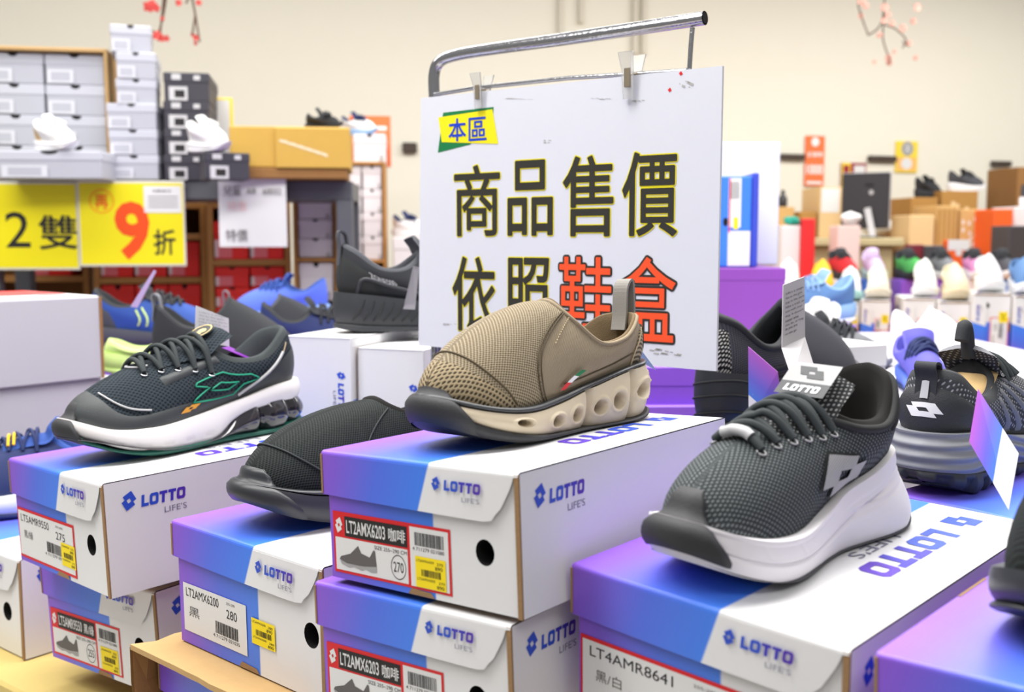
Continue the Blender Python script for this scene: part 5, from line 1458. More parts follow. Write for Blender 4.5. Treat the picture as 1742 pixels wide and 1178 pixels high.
# left cubby
FC1 = shelf_frame(155, 398, CY1, ca); FC1T = FC1.copy(); FC1.translation.z += 0; Wc = pw(196, CY1)*.955
zsA = [-.0, -pw(75, CY1), -pw(160, CY1), -pw(245, CY1)]
cubby(FC1 @ Matrix.Translation(Vector((0, 0, pw(54, CY1)))), Wc, .34, [z - pw(54, CY1) for z in zsA] + [0], 'wooden shelf of red shoe boxes under the yellow signs')
bw = (Wc-.06)/3
for i, c in enumerate(('left', 'middle', 'right')):
    brand_box(FC1 @ Matrix.Translation(Vector((.025 + i*(bw+.004), .02, -.028))), bw, pw(75, CY1)-.030, .30, 'red shoe box on the upper shelf below the yellow 9 sign, %s' % c, 'red', 'red boxes under the yellow sign')
    brand_box(FC1 @ Matrix.Translation(Vector((.025 + i*(bw+.004), .02, -pw(75, CY1)-.026))), bw, pw(85, CY1)-.028, .30, 'red shoe box on the second shelf below the yellow 9 sign, %s' % c, 'red', 'red boxes under the yellow sign')
# dark cubby at the far left
FC0 = shelf_frame(-70, 350, CY1, ca); cubby(FC0, pw(214, CY1)*.94, .34, [0, -pw(120, CY1), -pw(230, CY1)], 'dark wooden shelf at the far left under the 2 雙 sign')
brand_box(FC0 @ Matrix.Translation(Vector((.20, .03, -pw(120, CY1)+.065))), .17, .064, .28, 'red shoe box in the dark shelf at the far left', 'red')
# right cubby
CY2 = 3.86
FC2 = shelf_frame(350, 360, CY2, ca); Wc = pw(146, CY2)*.955
cubby(FC2 @ Matrix.Translation(Vector((0, 0, pw(16, CY2)))), Wc, .34, [0, -pw(98, CY2), -pw(216, CY2)], 'wooden shelf of red shoe boxes under the handwritten sheet')
bw = (Wc-.054)/2
for i, c in enumerate(('left', 'right')):
    brand_box(FC2 @ Matrix.Translation(Vector((.025 + i*(bw+.004), .015, -.034))), bw, pw(82, CY2)-.036, .30, 'red shoe box directly below the handwritten sheet, %s of two' % c, 'red', 'red boxes under the handwritten sheet')
    for j, rn in enumerate(('upper', 'middle', 'lower')):
        hh = (pw(118, CY2)-.030)/3
        brand_box(FC2 @ Matrix.Translation(Vector((.025 + i*(bw+.004), .015, -pw(82, CY2)-.025-j*(hh+.001)))), bw, hh-.001, .30, 'red shoe box on the lower shelf under the handwritten sheet, %s row, %s' % (rn, c), 'red', 'red boxes on the lower shelf')
# white boxes in two racks
CY3 = 3.84
FC3 = shelf_frame(497, 332, CY3, .10); Wc = pw(78, CY3)*.96
cubby(FC3, Wc, .34, [0, -pw(106, CY3), -pw(200, CY3)], 'narrow wooden rack of white boxes left of the grey post', th=.014)
for j, nm in enumerate(('top', 'second', 'third')):
    hh = (pw(106, CY3)-.018)/3
    brand_box(FC3 @ Matrix.Translation(Vector((.017, .015, -.016-j*(hh+.0005)))), Wc-.036, hh-.001, .30, 'white shoe box in the narrow rack left of the grey post, %s' % nm, 'white', 'white boxes in the narrow rack')
brand_box(FC3 @ Matrix.Translation(Vector((.017, .015, -pw(106, CY3)-.016))), Wc-.036, pw(66, CY3), .30, 'white shoe box in the narrow rack, below its yellow board', 'white', 'white boxes in the narrow rack')
CY4 = 4.28
FC4 = shelf_frame(575, 275, CY4, .10); Wc = pw(82, CY4)*.96
cubby(FC4, Wc, .34, [0, -pw(165, CY4), -pw(240, CY4)], 'tall wooden rack of white boxes left of the price sign', th=.012)
bw = (Wc-.034)/2
for j, nm in enumerate(('top', 'second', 'third', 'fourth')):
    hh = (pw(165, CY4)-.016)/4
    for i, c in enumerate(('left', 'right')):
        brand_box(FC4 @ Matrix.Translation(Vector((.014 + i*(bw+.004), .015, -.014-j*(hh+.0005)))), bw, hh-.001, .30, 'white shoe box in the tall rack beside the price sign, %s row, %s' % (nm, c), 'white', 'white boxes in the tall rack')
# boxes and poster on top of the rack
F5 = FC4 @ Matrix.Translation(Vector((.06, .03, pw(48, CY4))))
brand_box(F5, pw(55, CY4), pw(48, CY4)-.001, .28, 'white shoe box on top of the tall rack', 'white')
def oposter(mb, fr, W, H, L): mb.rect(fr, W*.1, -H*.28, W*.9, -H*.2, m_wht, .0006); mb.rect(fr, W*.1, -H*.42, W*.7, -H*.35, m_wht, .0006)
solid_box(FC4 @ Matrix.Translation(Vector((.03, .33, pw(92, CY4)))), pw(74, CY4), pw(92, CY4)-.001, .008, 'orange_poster', 'orange poster standing behind the tall white rack', 'poster', m_or, extra=oposter, parts='print', bev=.002)
# white box stack right of the rack
FM = shelf_frame(668, 404, 4.30, .12)
brand_box(FM, pw(66, 4.2), pw(60, 4.2), .30, 'white shoe box beside the sign under the white and navy shoe', 'white')
riser_z = (FM.translation.z - pw(60, 4.2))
t = solid_box(FM @ Matrix.Translation(Vector((0, 0, -pw(60, 4.2)-.001))), pw(66, 4.2), riser_z-.002, .30, 'white_cabinet', 'white cabinet carrying a white shoe box left of the price sign', 'cabinet', m_wshoebox)
# ---------------------------------------------------------------- shoes and boxes on the middle of the table
K_ = lambda r, g, b, n, ro=.8: mat(n, S(r, g, b), ro, bump=.2, scale=700)
c_black = K_(44, 46, 50, 'cloth_black'); c_dgrey = K_(70, 72, 78, 'cloth_dark_grey'); c_grey = K_(120, 122, 128, 'cloth_grey'); c_navy = K_(36, 48, 92, 'cloth_navy')
c_blue = K_(44, 76, 150, 'cloth_blue'); c_sky = K_(140, 176, 216, 'cloth_sky'); c_denim = K_(92, 130, 180, 'cloth_denim'); c_white = K_(238, 237, 236, 'cloth_white'); c_cream = K_(230, 222, 204, 'cloth_cream')
c_beige = K_(224, 210, 178, 'cloth_beige'); c_mint = K_(176, 220, 216, 'cloth_mint'); c_yellow = K_(246, 190, 40, 'cloth_yellow'); c_pink = K_(226, 150, 200, 'cloth_pink'); c_red = K_(206, 36, 44, 'cloth_red'); c_lime = K_(206, 232, 140, 'cloth_lime', .5)
c_violet = K_(96, 92, 190, 'cloth_violet'); c_lilac = K_(206, 186, 222, 'cloth_lilac'); c_green = K_(70, 160, 80, 'cloth_green'); c_tan = K_(206, 174, 122, 'tan_insole'); c_wsole = mat('plain_white_sole', S(234, 234, 236), .5)
c_periw = K_(88, 116, 208, 'cloth_periwinkle'); c_brown = K_(120, 78, 56, 'cloth_brown')
m_gsole = mat('grey_foam_sole', S(134, 136, 142), .5, bump=.05, scale=300); m_bfoam = mat('black_foam_plain', S(50, 52, 56), .5, bump=.1, scale=300)
k_grey = knit('grey_ribbed_knit', S(84, 84, 92), S(46, 46, 52), .0030, .2, .5, 0)
k_camo = mat('camo_cloth', S(132, 134, 138), .8, var=.65, scale=34)
m_redair = mat('red_air_unit', S(170, 36, 44), .08, coat=.6)

def shoe_at(px, py, Y, ang, label, **kw):
    """heel bottom at px, py, Y; ang = heading of the toe in degrees (0 = to the right, 90 = away)"""
    h = at(px, py, Y); a = math.radians(ang); pit = kw.pop('pitch', 0.0); roll = kw.pop('roll', 0.0)
    z = kw.pop('z', None)
    if z is not None: h.z = z
    return sneaker(on_point(h, h + Vector((math.cos(a), math.sin(a), 0)), pitch=pit, roll=roll), label, **kw)
def base_box(M, label, body=None, W=.23, L=.34, H=.115, kind=None):
    """plain carton centred under a shoe matrix, standing on the table through a riser"""
    c = M @ Vector((.145, 0, 0)); d = M.to_3x3() @ Vector((1, 0, 0)); a = math.atan2(d.y, d.x) - math.pi/2
    FM = frame_matrix(c, Vector((math.cos(a), math.sin(a), 0)), Vector((-math.sin(a), math.cos(a), 0)), Vector((0, 0, 1))) @ Matrix.Translation(Vector((-W/2, -L/2, -.0015)))
    FM.translation.z -= 0
    plain_box(FM, W, H, L, 'shoe_box', label, 'shoe box', body or m_purple, lid=body or m_purple)
    cc = FM @ Vector((W/2, L/2, -H))
    riser(cc, a, W*.8, L*.8, cc.z - .001, 'brown carton under the ' + label[:1].lower() + label[1:])
    return FM
# two display steps behind the front boxes
def step(x0, y0, x1, y1, z, label, m=None):
    t = thing('display_step', label, 'display step', Matrix.Translation(((x0+x1)/2, (y0+y1)/2, TZ)))
    mb = MB(); mb.bbox((x0-(x0+x1)/2, y0-(y0+y1)/2, .001), (x1-(x0+x1)/2, y1-(y0+y1)/2, z - TZ), m or m_violet2, .004); mb.build('body', t)
m_violet2 = mat('violet_light', S(140, 92, 206), .4)
ZL, ZR = CZ - .272, CZ - .262
step(-.72, 2.0, -.28, 3.06, ZL, 'violet display step under the row of dark shoes on the left')
step(-1.0, 2.19, -.725, 3.06, ZL, 'violet display step at the left behind the large white boxes')
step(.46, 1.50, 1.22, 2.95, ZR, 'pale display step under the shoes behind the black and white sneaker', mat('pale_step', S(206, 202, 216), .5))
def step_shoe(px, py, Z, ang, label, **kw):
    return shoe_at(px, py, atz(px, py, Z).y, ang, label, z=Z + .001, **kw)
def flat_base(M, label, body, zlow, W=.2, L=.30):
    c = M @ Vector((.14, 0, 0)); d = M.to_3x3() @ Vector((1, 0, 0)); a = math.atan2(d.y, d.x) - math.pi/2
    H = c.z - .0015 - zlow - .001
    FM = frame_matrix(Vector((c.x, c.y, c.z - .0015)), Vector((math.cos(a), math.sin(a), 0)), Vector((-math.sin(a), math.cos(a), 0)), Vector((0, 0, 1))) @ Matrix.Translation(Vector((-W/2, -L/2, 0)))
    plain_box(FM, W, H, L, 'shoe_box', label, 'shoe box', body, hl=H*.35)
    return FM
# black shoe with white lettering on the upright white box
zE = at(485, 572, 1.55).z + .0015; zE2 = at(608, 592, 1.52).z + .0015
s5, r5 = shoe_at(572, 556, 1.60, 24, 'black running shoe with white side lettering and thick black sole on the white boxes', up=c_black, mid=m_bfoam, outs=m_bfoam, lining=c_dgrey, lace=m_lace, L=.30, thick=1.25, high=1.18, loop=c_dgrey, NT=90, NV=14, heelp=m_blkcol, z=zE)
mb = MB(); s5.decal_text(mb, -.140, .60, 'ZONE500', .042, .010, m_paper, .0022, sx=-1.0); o = mb.build('side_lettering', r5); o['label'] = 'white slanted lettering'
mb = MB()
for k in range(7): s5.line(mb, [(-.05-.022*k, .30), (-.065-.022*k, .55), (-.075-.022*k, .86)], .0012, m_blkcol, .0004, surf=lambda t, v, h=0: s5.wall(t, s5.zb, s5.zt, v, .0030))
mb.build('sole_grooves', r5)['kind'] = 'stuff'
mb = MB(); s5.line(mb, [(-.06, .05), (-.075, .36), (-.12, .46), (-.19, .36), (-.25, .08)], .0030, m_welt, .0006); mb.build('side_overlay', r5)
# hang tags
def tag_card(name, label, P, m, lines=None, col=None, fl=None, extra=None):
    """a small card: P = four corners (bottom left, bottom right, top right, top left)"""
    P = [Vector(p) for p in P]; n = (P[1]-P[0]).cross(P[3]-P[0]).normalized()*.0004
    root = P[0].copy(); t = thing(name, label, 'tag', Matrix.Translation(root)); L_ = [p - root for p in P]
    mb = MB(); mb.add([p - n for p in L_] + [p + n for p in L_], [(3, 2, 1, 0), (4, 5, 6, 7)] + [(i, (i+1) % 4, 4+(i+1) % 4, 4+i) for i in range(4)], m, [(0, 0), (0, 0), (1, 0), (1, 0)]*2)
    mb.build('card', t)
    w = (L_[1]-L_[0]).length; h = (L_[3]-L_[0]).length
    fr = Fr(L_[0] + n, (L_[1]-L_[0]).normalized(), (L_[3]-L_[0]).normalized())
    if lines or extra:
        mb = MB()
        if lines:
            k = len(lines)
            for i, s_ in enumerate(lines):
                b1 = h*(.86 - .72*i/k); b0 = b1 - h*.72/k*.62
                mb.text(fr, s_, w*.10, b0, w*min(.92, .10 + .052*len(s_)), b1, col or m_gry, .0004)
        if extra: extra(mb, fr, w, h)
        mb.build('print', t)
    return t, fr
tag_card('hang_tag', 'grey hang tag beside the black shoe with white lettering', [at(686, 526, 1.50), at(706, 527, 1.505), at(713, 455, 1.51), at(703, 453, 1.50)], mat('tag_grey', S(176, 174, 178), .5))
# white sneaker with brown sole peeking out behind the sign
shoe_at(724, 575, 1.73, 75, 'white sneaker with brown heel tip half hidden behind the left edge of the sign', up=c_white, mid=c_wsole, outs=c_brown, kind='slip', L=.17, z=zE2)
# violet boxes behind the brown shoe, right of the sign pole
pb, FMp, Wp, Hp = px_box(1062, 624, 1240, 690, 1.76, .02, .30, 'shoe_box', 'violet shoe box under the right corner of the sign', 'shoe box', m_purple)
pb2, FMp2, W2, H2 = px_box(1040, 691, 1214, 790, 1.745, .02, .32, 'shoe_box', 'violet shoe box below the one under the sign corner', 'shoe box', m_violet2)
c = FMp2 @ Vector((W2/2, .16, -H2))
if c.z - TZ > .02: riser(c, .02, W2*.8, .24, c.z - .001, 'brown carton under the two violet boxes behind the brown shoe')
# grey knit slip-on right of the sign
s6, r6 = shoe_at(1200, 735, 1.30, 42, 'grey ribbed knit slip-on with thick black sole right of the white sign', up=k_grey, mid=m_bfoam, outs=m_bfoam, lining=c_black, insole=c_tan, kind='slip', L=.32, thick=1.55, high=1.30, NT=100, NV=16, wid=1.05)
t = np.linspace(0, 1, 80, endpoint=False); q = [tuple(a) for a in s6.opening(t)]
mb = MB(); mb.tube(q + [q[0]], .0045, c_black, 8); mb.build('collar_binding', r6)
s6.patch(r6, 'heel_strip', lambda A, B: (-.045 + .030*A, B*.80), knit('dotted_strip', S(26, 26, 28), S(214, 212, 204), .0042, .22, .34, 45), 12, 16, .0018)
mb = MB()
for k in range(5): s6.line(mb, [(-.14-.014*k, .25+.05*k), (-.20-.012*k, .38+.05*k), (-.26-.010*k, .52+.06*k)], .0011, c_black, .0010)
mb.build('side_lines', r6)['kind'] = 'stuff'
mb = MB()
for vv in (.25, .55, .8): s6.line(mb, [(-a, vv + .08*math.sin(a*30)) for a in np.linspace(-.10, .42, 18)], .0016, m_blkcol, .0004, surf=lambda t, v, h=0: s6.wall(t, s6.zb, s6.zt, v, .0030))
mb.build('sole_grooves', r6)['kind'] = 'stuff'
FM6 = base_box(r6.matrix_world.copy(), 'blue shoe box under the grey ribbed knit slip-on', m_blue, W=.17, L=.30)
# camouflage shoe, white box, pale sneakers, violet shoe
wb_, FMw, Ww, Hw = px_box(1380, 592, 1511, 706, 1.56, .42, .20, 'shoe_box', 'plain white box behind the black sneaker with white sole', 'shoe box', m_wbox, lid=m_white)
s8, r8 = step_shoe(1318, 640, ZR, -28, 'grey camouflage shoe behind the folded white tag', up=k_camo, mid=m_gsole, outs=m_bfoam, lining=c_black, L=.21, NT=64)
_, r9 = shoe_at(1452, 548, 2.62, 192, 'pale blue denim sneaker behind the folded white tag', up=c_denim, mid=c_sky, outs=c_wsole, lining=c_sky, L=.22, high=1.05)
flat_base(r9.matrix_world.copy(), 'violet box under the pale blue denim sneaker', m_purple, ZR, W=.13, L=.22)
_, r10 = step_shoe(1420, 598, ZR, 215, 'white sneaker in front of the pale blue denim sneaker', up=c_white, mid=c_wsole, outs=c_wsole, L=.17)
_, r11 = step_shoe(1512, 622, ZR, -46, 'plain white slip-on beside the plain white box', up=c_white, mid=c_wsole, outs=c_wsole, kind='slip', L=.17)
_, r12 = step_shoe(1540, 655, ZR, -97, 'violet blue laced shoe left of the grey soled trail shoe', up=c_violet, mid=c_periw, outs=c_navy, lining=c_violet, lace=c_navy, L=.20, high=.8, thick=.8)
# trail shoe with grey sole
m_trmesh = knit('trail_mesh', S(60, 62, 66), S(150, 150, 156), .0050, .16, .30, 30)
m_trail = mat('trail_overlay', S(44, 46, 50), .55, bump=.4, scale=900)
def stuffing(s, root, x0=.055, x1=.165, z0=.070, z1=.118, w=.027):
    """tan insole board propped up in the opening"""
    G = []; k = 14
    for layer in (0, 1):
        pass
    for i in range(k):
        f = i/(k-1); ww = w*max(math.sin(math.pi*(.06+.88*f)), .05)**.45
        x = x0 + (x1-x0)*f; z = z0 + (z1-z0)*f
        G.append([(x, -ww, z), (x, -ww*.5, z+.003), (x, 0, z+.004), (x, ww*.5, z+.003), (x, ww, z), (x+.002, ww*.9, z-.004), (x+.002, -ww*.9, z-.004)])
    mb = MB(); mb.grid(np.array(G), c_tan, cu=True, flip=True); mb.poly(G[0], c_tan); mb.poly(G[-1], c_tan)
    mb.build('insole_board', root)
def trail():
    root = thing('sneaker', 'black trail shoe with wavy grey sole, heel toward the viewer, at the right', 'shoe', on_box(F_C3, (.026, .002), (-.030, .29)))
    L = .30
    s = Shoe(L=L, wid=1.1, zt=[(0, .062), (.2, .058), (.4, .046), (.6, .038), (.8, .036), (.92, .042), (1, .052)], zb=[(0, .016), (.10, .004), (.6, .002), (.8, .008), (.92, .02), (1, .032)],
             up=dict(xh=.04, xf=.46, b=.036, ef=.6, zq=[(0, .114), (.2, .108), (.45, .084), (.65, .084), (.85, .100), (1, .110)], toeh=.030, toeh2=.048))
    s.make_upper(root, m_trmesh, lining=c_black, insole=c_tan, rim=.008, thick=.014, NT=120, NV=18)
    s.patch(root, 'heel_counter', lambda A, B: (-.135 + .27*A, B*(.50 + .32*np.cos((A-.5)*np.pi)**1.2)), m_trail, 44, 12, .0026)
    s.patch(root, 'mudguard', lambda A, B: (A, B*(.16 + .10*np.cos(2*np.pi*(A-.5)))), m_trail, 120, 5, .0014)
    ov = mat('trail_side_strap', S(112, 114, 120), .6, bump=.5, scale=500)
    for sg in (1, -1):
        for k in range(4):
            s.patch(root, 'side_strap', lambda A, B, k=k, sg=sg: ((.205+.036*k + .016*A + .045*B)*sg, .12 + .80*B), ov, 8, 16, .0022)
    s.make_tongue(root, m_trmesh, rise=(-.026, .022), w=.030)
    stuffing(s, root)
    o = [p for p in s.tongue_line][-1]
    mb = MB(); mb.tube(catmull([o + Vector((.004, 0, -.012)), o + Vector((-.004, 0, .012)), o + Vector((-.012, 0, .020)), o + Vector((-.018, 0, .006))], 6), .007, c_black, 10); mb.build('tongue_loop', root)
    s.make_laces(root, m_lace, [(.70, .021), (.64, .024), (.58, .026), (.52, .028)], r=.0027)
    s.heel_loop(root, c_black, .010, .012, .008)
    mb = MB(); t_, v_ = .0, .48
    for sh in para(0, 0, .036, .013, .35): s.decal(mb, 0.0, .40, [sh], m_paper, .0034)
    o = mb.build('heel_emblem', root); o['label'] = 'white two-square emblem on the heel'
    mb = MB(); s.decal(mb, 0, .88, [[(-.004, -.016), (.004, -.016), (.004, .012), (-.004, .012)]], m_refl, .0040); mb.build('reflective_strip', root)
    def dsp(T, x, V):
        return .0016*np.sin(2*np.pi*(3.2*V + .55*np.cos(x/L*9)))*smooth(V, 0, .1) - .004*(1-V)*smooth(x, .25*L, 0)
    z1 = keyf([(0, .026), (.15*L, .020), (.4*L, .014), (.7*L, .012), (.9*L, .026), (L, .040)])
    s.make_wall(root, 'midsole', z1, s.zt, m_gsole, .0045, NT=240, NV=30, disp=dsp)
    def lug(T, x, V): return .005*(np.sin(T*2*np.pi*26) > 0)*(1-smooth(V, .5, .9))
    s.make_wall(root, 'outsole', s.zb, z1, m_bfoam, .0045, NT=420, NV=8, disp=lug)
trail()
# dark shoe at the right edge on the violet box
_, r13 = None, None
s13, r13 = sneaker(F_C2 @ frame_matrix((.122, .345, .001), Vector((-.13, -1, 0)).normalized(), Vector((1, -.13, 0)).normalized(), Vector((0, 0, 1))), 'black knit sneaker cut by the right edge, on the violet box', up=m_bks, mid=m_bsole, outs=m_bsole, lining=c_black, L=.30, NT=90, NV=14, kind='slip', high=1.25, thick=1.2, upo=dict(toeh=.05, toeh2=.07))
# left of the photo: navy laced sneaker on the corner box
zG = (F_G @ Vector((.1, .15, 0))).z + .001
s14, r14 = shoe_at(262, 850, atz(262, 850, zG).y, 201, 'navy laced sneaker with yellow lace loop and white sole at the left edge', up=c_navy, mid=c_wsole, outs=c_navy, lining=c_blue, lace=c_navy, stripe=c_white, L=.33, NT=90, NV=14, high=1.15, thick=1.15, z=zG)
mb = MB(); 
for dx in (-.004, .004):
    mb.tube(catmull([s14.hit(.62*.33+dx, y) + Vector((0, 0, .009)) for y in np.linspace(-.018, .022, 6)], 3), .0022, c_yellow, 7)
o = mb.build('lace_loop', r14); o['label'] = 'yellow lace loop'
# shoe with a red air sole on the big white box
q = FH1 @ Vector((.17, .09, 0))
s15, r15 = sneaker(FH1 @ frame_matrix((.125, .215, .001), Vector((-.55, -1, 0)).normalized(), Vector((1, -.55, 0)).normalized(), Vector((0, 0, 1))), 'black and white sneaker with clear red air heel on the upper big white box', up=c_dgrey, mid=c_wsole, outs=m_redair, lining=c_black, stripe=None, L=.30, NT=90, NV=14, high=1.35, thick=1.3, loop=c_black)
mb = MB()
for pts in ([(.10, .12), (.085, .38), (.12, .5), (.16, .28)], [(.05, .30), (.10, .58), (.14, .70)]): s15.line(mb, pts, .0010, c_red, .0012)
mb.build('red_piping', r15)
# row of shoes behind the green-emblem sneaker
_, r16 = shoe_at(156, 590, 2.36, 2, 'blue and black shoe at the left behind the lime soled shoe', up=c_blue, mid=c_dgrey, outs=c_dgrey, lining=c_black, L=.30, high=1.15, stripe=c_lime, lace=c_black, heelp=c_dgrey)
flat_base(r16.matrix_world.copy(), 'flat violet box under the blue and black shoe', m_purple, ZL, W=.12, L=.26)
s17, r17 = step_shoe(176, 636, ZL, 8, 'lime green soled shoe in front of the blue and black one', up=c_lime, mid=c_lime, outs=c_lime, kind='slip', L=.24, high=.60, thick=.9)
_, r18 = step_shoe(258, 650, ZL, 3, 'black shoe with grey heel strip behind the green-emblem sneaker', up=c_black, mid=c_wsole, outs=c_wsole, lining=c_black, L=.30, high=1.30, loop=c_grey, kind='slip', NT=80)
_, r19 = step_shoe(378, 604, ZL, 8, 'black slip-on right of the white tag card', up=c_black, mid=c_black, outs=c_black, lining=c_dgrey, L=.27, high=1.15, kind='slip', loop=c_grey)
_, r20 = step_shoe(440, 624, ZL, 12, 'navy black laced shoe with tan insole left of the upright white boxes', up=c_navy, mid=c_black, outs=c_black, lining=c_black, insole=c_tan, lace=c_black, L=.26, high=1.2, heelp=c_black)
_, r21 = shoe_at(560, 548, 2.86, 174, 'blue mesh running shoe in front of the red boxes', up=c_periw, mid=c_sky, outs=c_blue, lining=c_blue, L=.27, high=1.05)
flat_base(r21.matrix_world.copy(), 'flat violet box under the blue mesh running shoe', m_purple, ZL, W=.13, L=.26)

# ---------------------------------------------------------------- hang tags in front
m_tagg = print_ramp('tag_gradient', [(0.0, S(222, 222, 226)), (.38, S(222, 222, 226)), (.385, S(70, 120, 214)), (.62, S(104, 98, 206)), (1.0, S(176, 92, 196))], .4)
L8 = ["Life's a stage.", 'Go to the gym,', 'jog in the park,', 'hike a trail, or', 'just walk your', "dog. It doesn't", 'matter what', 'you do, as long', 'as you are', 'on the go.']
# folded white card of the black and white sneaker
t_, fr_ = tag_card('hang_tag', 'tall white printed tag card standing out of the black and white sneaker', [at(1330, 592, .84), at(1369, 574, .86), at(1368, 471, .86), at(1332, 485, .84)], mat('tag_white', S(206, 202, 206), .5), L8, m_txt)
tl, frl = tag_card('hang_tag', 'blank lower half of the folded white tag above the tongue label', [at(1347, 642, .80), at(1394, 655, .82), at(1369, 574, .86), at(1330, 592, .84)], mat('tag_white', S(206, 202, 206), .5))
def vtext(s_, col, x0, y0, x1, y1): return lambda mb, fr, w, h: mb.text(fr, s_, w*x0, h*y0, w*x1, h*y1, col, .0004)
def life(mb, fr, w, h):
    F2 = Fr(fr.p(w*.92, h*.88, 0), -fr.a, -fr.b)
    for i, s_ in enumerate(['SET YOUR', 'LIFESTYLE', 'GOING']): mb.text(F2, s_, w*.05, h*(.40-.10*i)-.0, w*(.05+.078*len(s_)), h*(.455-.10*i), m_paper, .0006)
    mb.rect(F2, w*.02, h*.47, w*.80, h*.478, m_paper, .0006)
    mb.text(F2, 'LOTTO', w*.25, h*.70, w*.70, h*.76, m_inkC, .0006)
t_, fr_ = tag_card('hang_tag', 'violet and blue printed tag behind the laces of the black and white sneaker', [at(1274, 722, .845), at(1340, 745, .83), at(1323, 633, .83), at(1273, 590, .845)], m_tagg, None, None, extra=life)
t_, fr_ = tag_card('hang_tag', 'violet and blue printed tag hanging at the right edge by the trail shoe', [at(1716, 868, .80), at(1733, 772, .82), at(1664, 662, .86), at(1649, 752, .85)], m_tagg, None, None,
    extra=lambda mb, fr, w, h: (mb.text(fr, 'LOTTO', w*.2, h*.08, w*.85, h*.20, m_txt, .0004), mb.text(fr, 'LIFESTYLE', w*.1, h*.62, w*.9, h*.70, m_paper, .0004), mb.text(fr, 'SET YOUR', w*.1, h*.74, w*.85, h*.82, m_paper, .0004), mb.text(fr, 'GOING', w*.1, h*.50, w*.6, h*.58, m_paper, .0004)))
# cards of the other shoes
t_, fr_ = tag_card('hang_tag', 'white printed card standing up from the green-emblem sneaker', [at(331, 579, 1.38), at(390, 590, 1.40), at(389, 542, 1.40), at(333, 520, 1.38)], mat('tag_white2', S(232, 232, 236), .5), L8[:8], m_lgry)
t_, fr_ = tag_card('hang_tag', 'violet folded card lying on the collar of the green-emblem sneaker', [at(377, 592, 1.36), at(438, 617, 1.36), at(436, 612, 1.42), at(390, 590, 1.42)], m_tagp)
tag_card('hang_tag', 'pale violet card sticking up behind the blue and black shoe', [at(222, 522, 1.95), at(234, 524, 1.95), at(266, 462, 1.95), at(262, 459, 1.95)], mat('tag_lilac', S(176, 156, 200), .5))
tag_card('hang_tag', 'silver grey hang tag against the heel of the brown slip-on', [at(1082, 612, 1.02), at(1116, 630, 1.03), at(1086, 590, 1.02), at(1080, 586, 1.02)], mat('tag_clear', S(150, 170, 214), .3))
# ---------------------------------------------------------------- right: the far table with its row of boxes and shoes
PZ = CZ - .412
wa2 = .10
t2 = thing('wooden_table', 'wooden table carrying the row of upright boxes and slippers on the right', 'table', Matrix.Translation((1.9, 4.2, 0)))
mb = MB(); mb.bbox((-1.2, -.88, PZ-.03), (2.0, .86, PZ), m_wood, .004); mb.build('tabletop', t2)
for sx in (-1.1, 1.9):
    for sy in (-.80, .67):
        mb = MB(); mb.bbox((sx-.03, sy-.03, 0), (sx+.03, sy+.03, PZ-.03), m_carddk, .004); mb.build('leg', t2)
mb = MB(); mb.bbox((-1.14, -.80, .10), (1.94, -.77, PZ-.03), m_carddk, .003); mb.build('apron', t2)
def stand_front(px0, px1, Y, a, label, args, hole, pur=True, boundary=None):
    """box stood on its long side, label end to the viewer"""
    c = at(px0, 500, Y); u = Vector((0, 0, 1)); right = Vector((math.cos(a), math.sin(a), 0))
    W_ = (px1-px0)*Y/FPX
    w = -right; v = w.cross(u)
    # front left top corner of the box's own frame is at the lower left in the picture
    o = Vector((c.x, c.y, PZ + .001))
    k_ = W_/.112*.93; tops[px0] = PZ + BW*k_
    FM = frame_matrix(o, u, v, w) @ Matrix.Scale(k_, 4)
    return lotto_box(FM, label, args[0], args[1], args[2], hole=hole, L=.30, group='upright shoe boxes on the wooden table')
tops = {}
rows = [(1416, 1464, 3.76, 'upright shoe box on the wooden table, first from the left', '6310'), (1466, 1517, 3.72, 'upright shoe box on the wooden table, second from the left', '6311'), (1537, 1592, 3.64, 'upright shoe box on the wooden table, third from the left', '6312'), (1597, 1651, 3.57, 'upright shoe box on the wooden table, fourth from the left', '6313'), (1656, 1720, 3.50, 'upright shoe box on the wooden table, fifth from the left', '6314'), (1726, 1790, 3.44, 'upright shoe box on the wooden table cut by the right edge', '6315')]
for i, (a0, a1, Y, lb, code) in enumerate(rows):
    k = (a1-a0)*Y/FPX; s_ = k/.112
    kind = ('red', ('LT2AMX' + code, '白', '240', 20+i)) if i < 4 else ('white', ('LT2AMX' + code, '240', '白', .142, 20+i, True))
    stand_front(a0, a1, Y, -.25, lb, (kind[0], kind[1], (.128, -.1041, .163, -.0785, 'LT2AMX' + code, '240', 30+i)), hole=(.100, -.030) if i < 4 else (.1822, -.040))
def toe_on(px, py, Y, label, up, mid=None, kind='slip', ang=None, L=.255, **kw):
    """a shoe with its toe toward the viewer standing on a box top"""
    toe = at(px, py, Y); z = tops[min(tops, key=lambda q: abs(q + 27 - px))] + .003
    a = math.radians(-102 if ang is None else ang); d = Vector((math.cos(a), math.sin(a), 0)); toe.z = z
    h = toe - d*L
    return sneaker(on_point(h, toe), label, up=up, mid=mid or up, outs=kw.pop('outs', mid or up), kind=kind, L=L, NT=48, NV=10, **kw)
toe_on(1446, 500, 3.78, 'white slip-on with mint sole on the upright boxes, left of the cream one', c_white, c_mint, ang=-108)
toe_on(1494, 498, 3.74, 'cream canvas slip-on on the second upright box', c_cream, c_cream, ang=-108)
toe_on(1576, 497, 3.66, 'white slip-on on the third upright box, left of the beige one', c_white, c_white, ang=-108, high=1.1)
toe_on(1632, 503, 3.58, 'beige slip-on on the fourth upright box', c_beige, c_beige, ang=-105, high=1.05)
toe_on(1690, 499, 3.52, 'bright white slip-on on the fifth upright box', c_white, c_white, ang=-106, high=1.05)
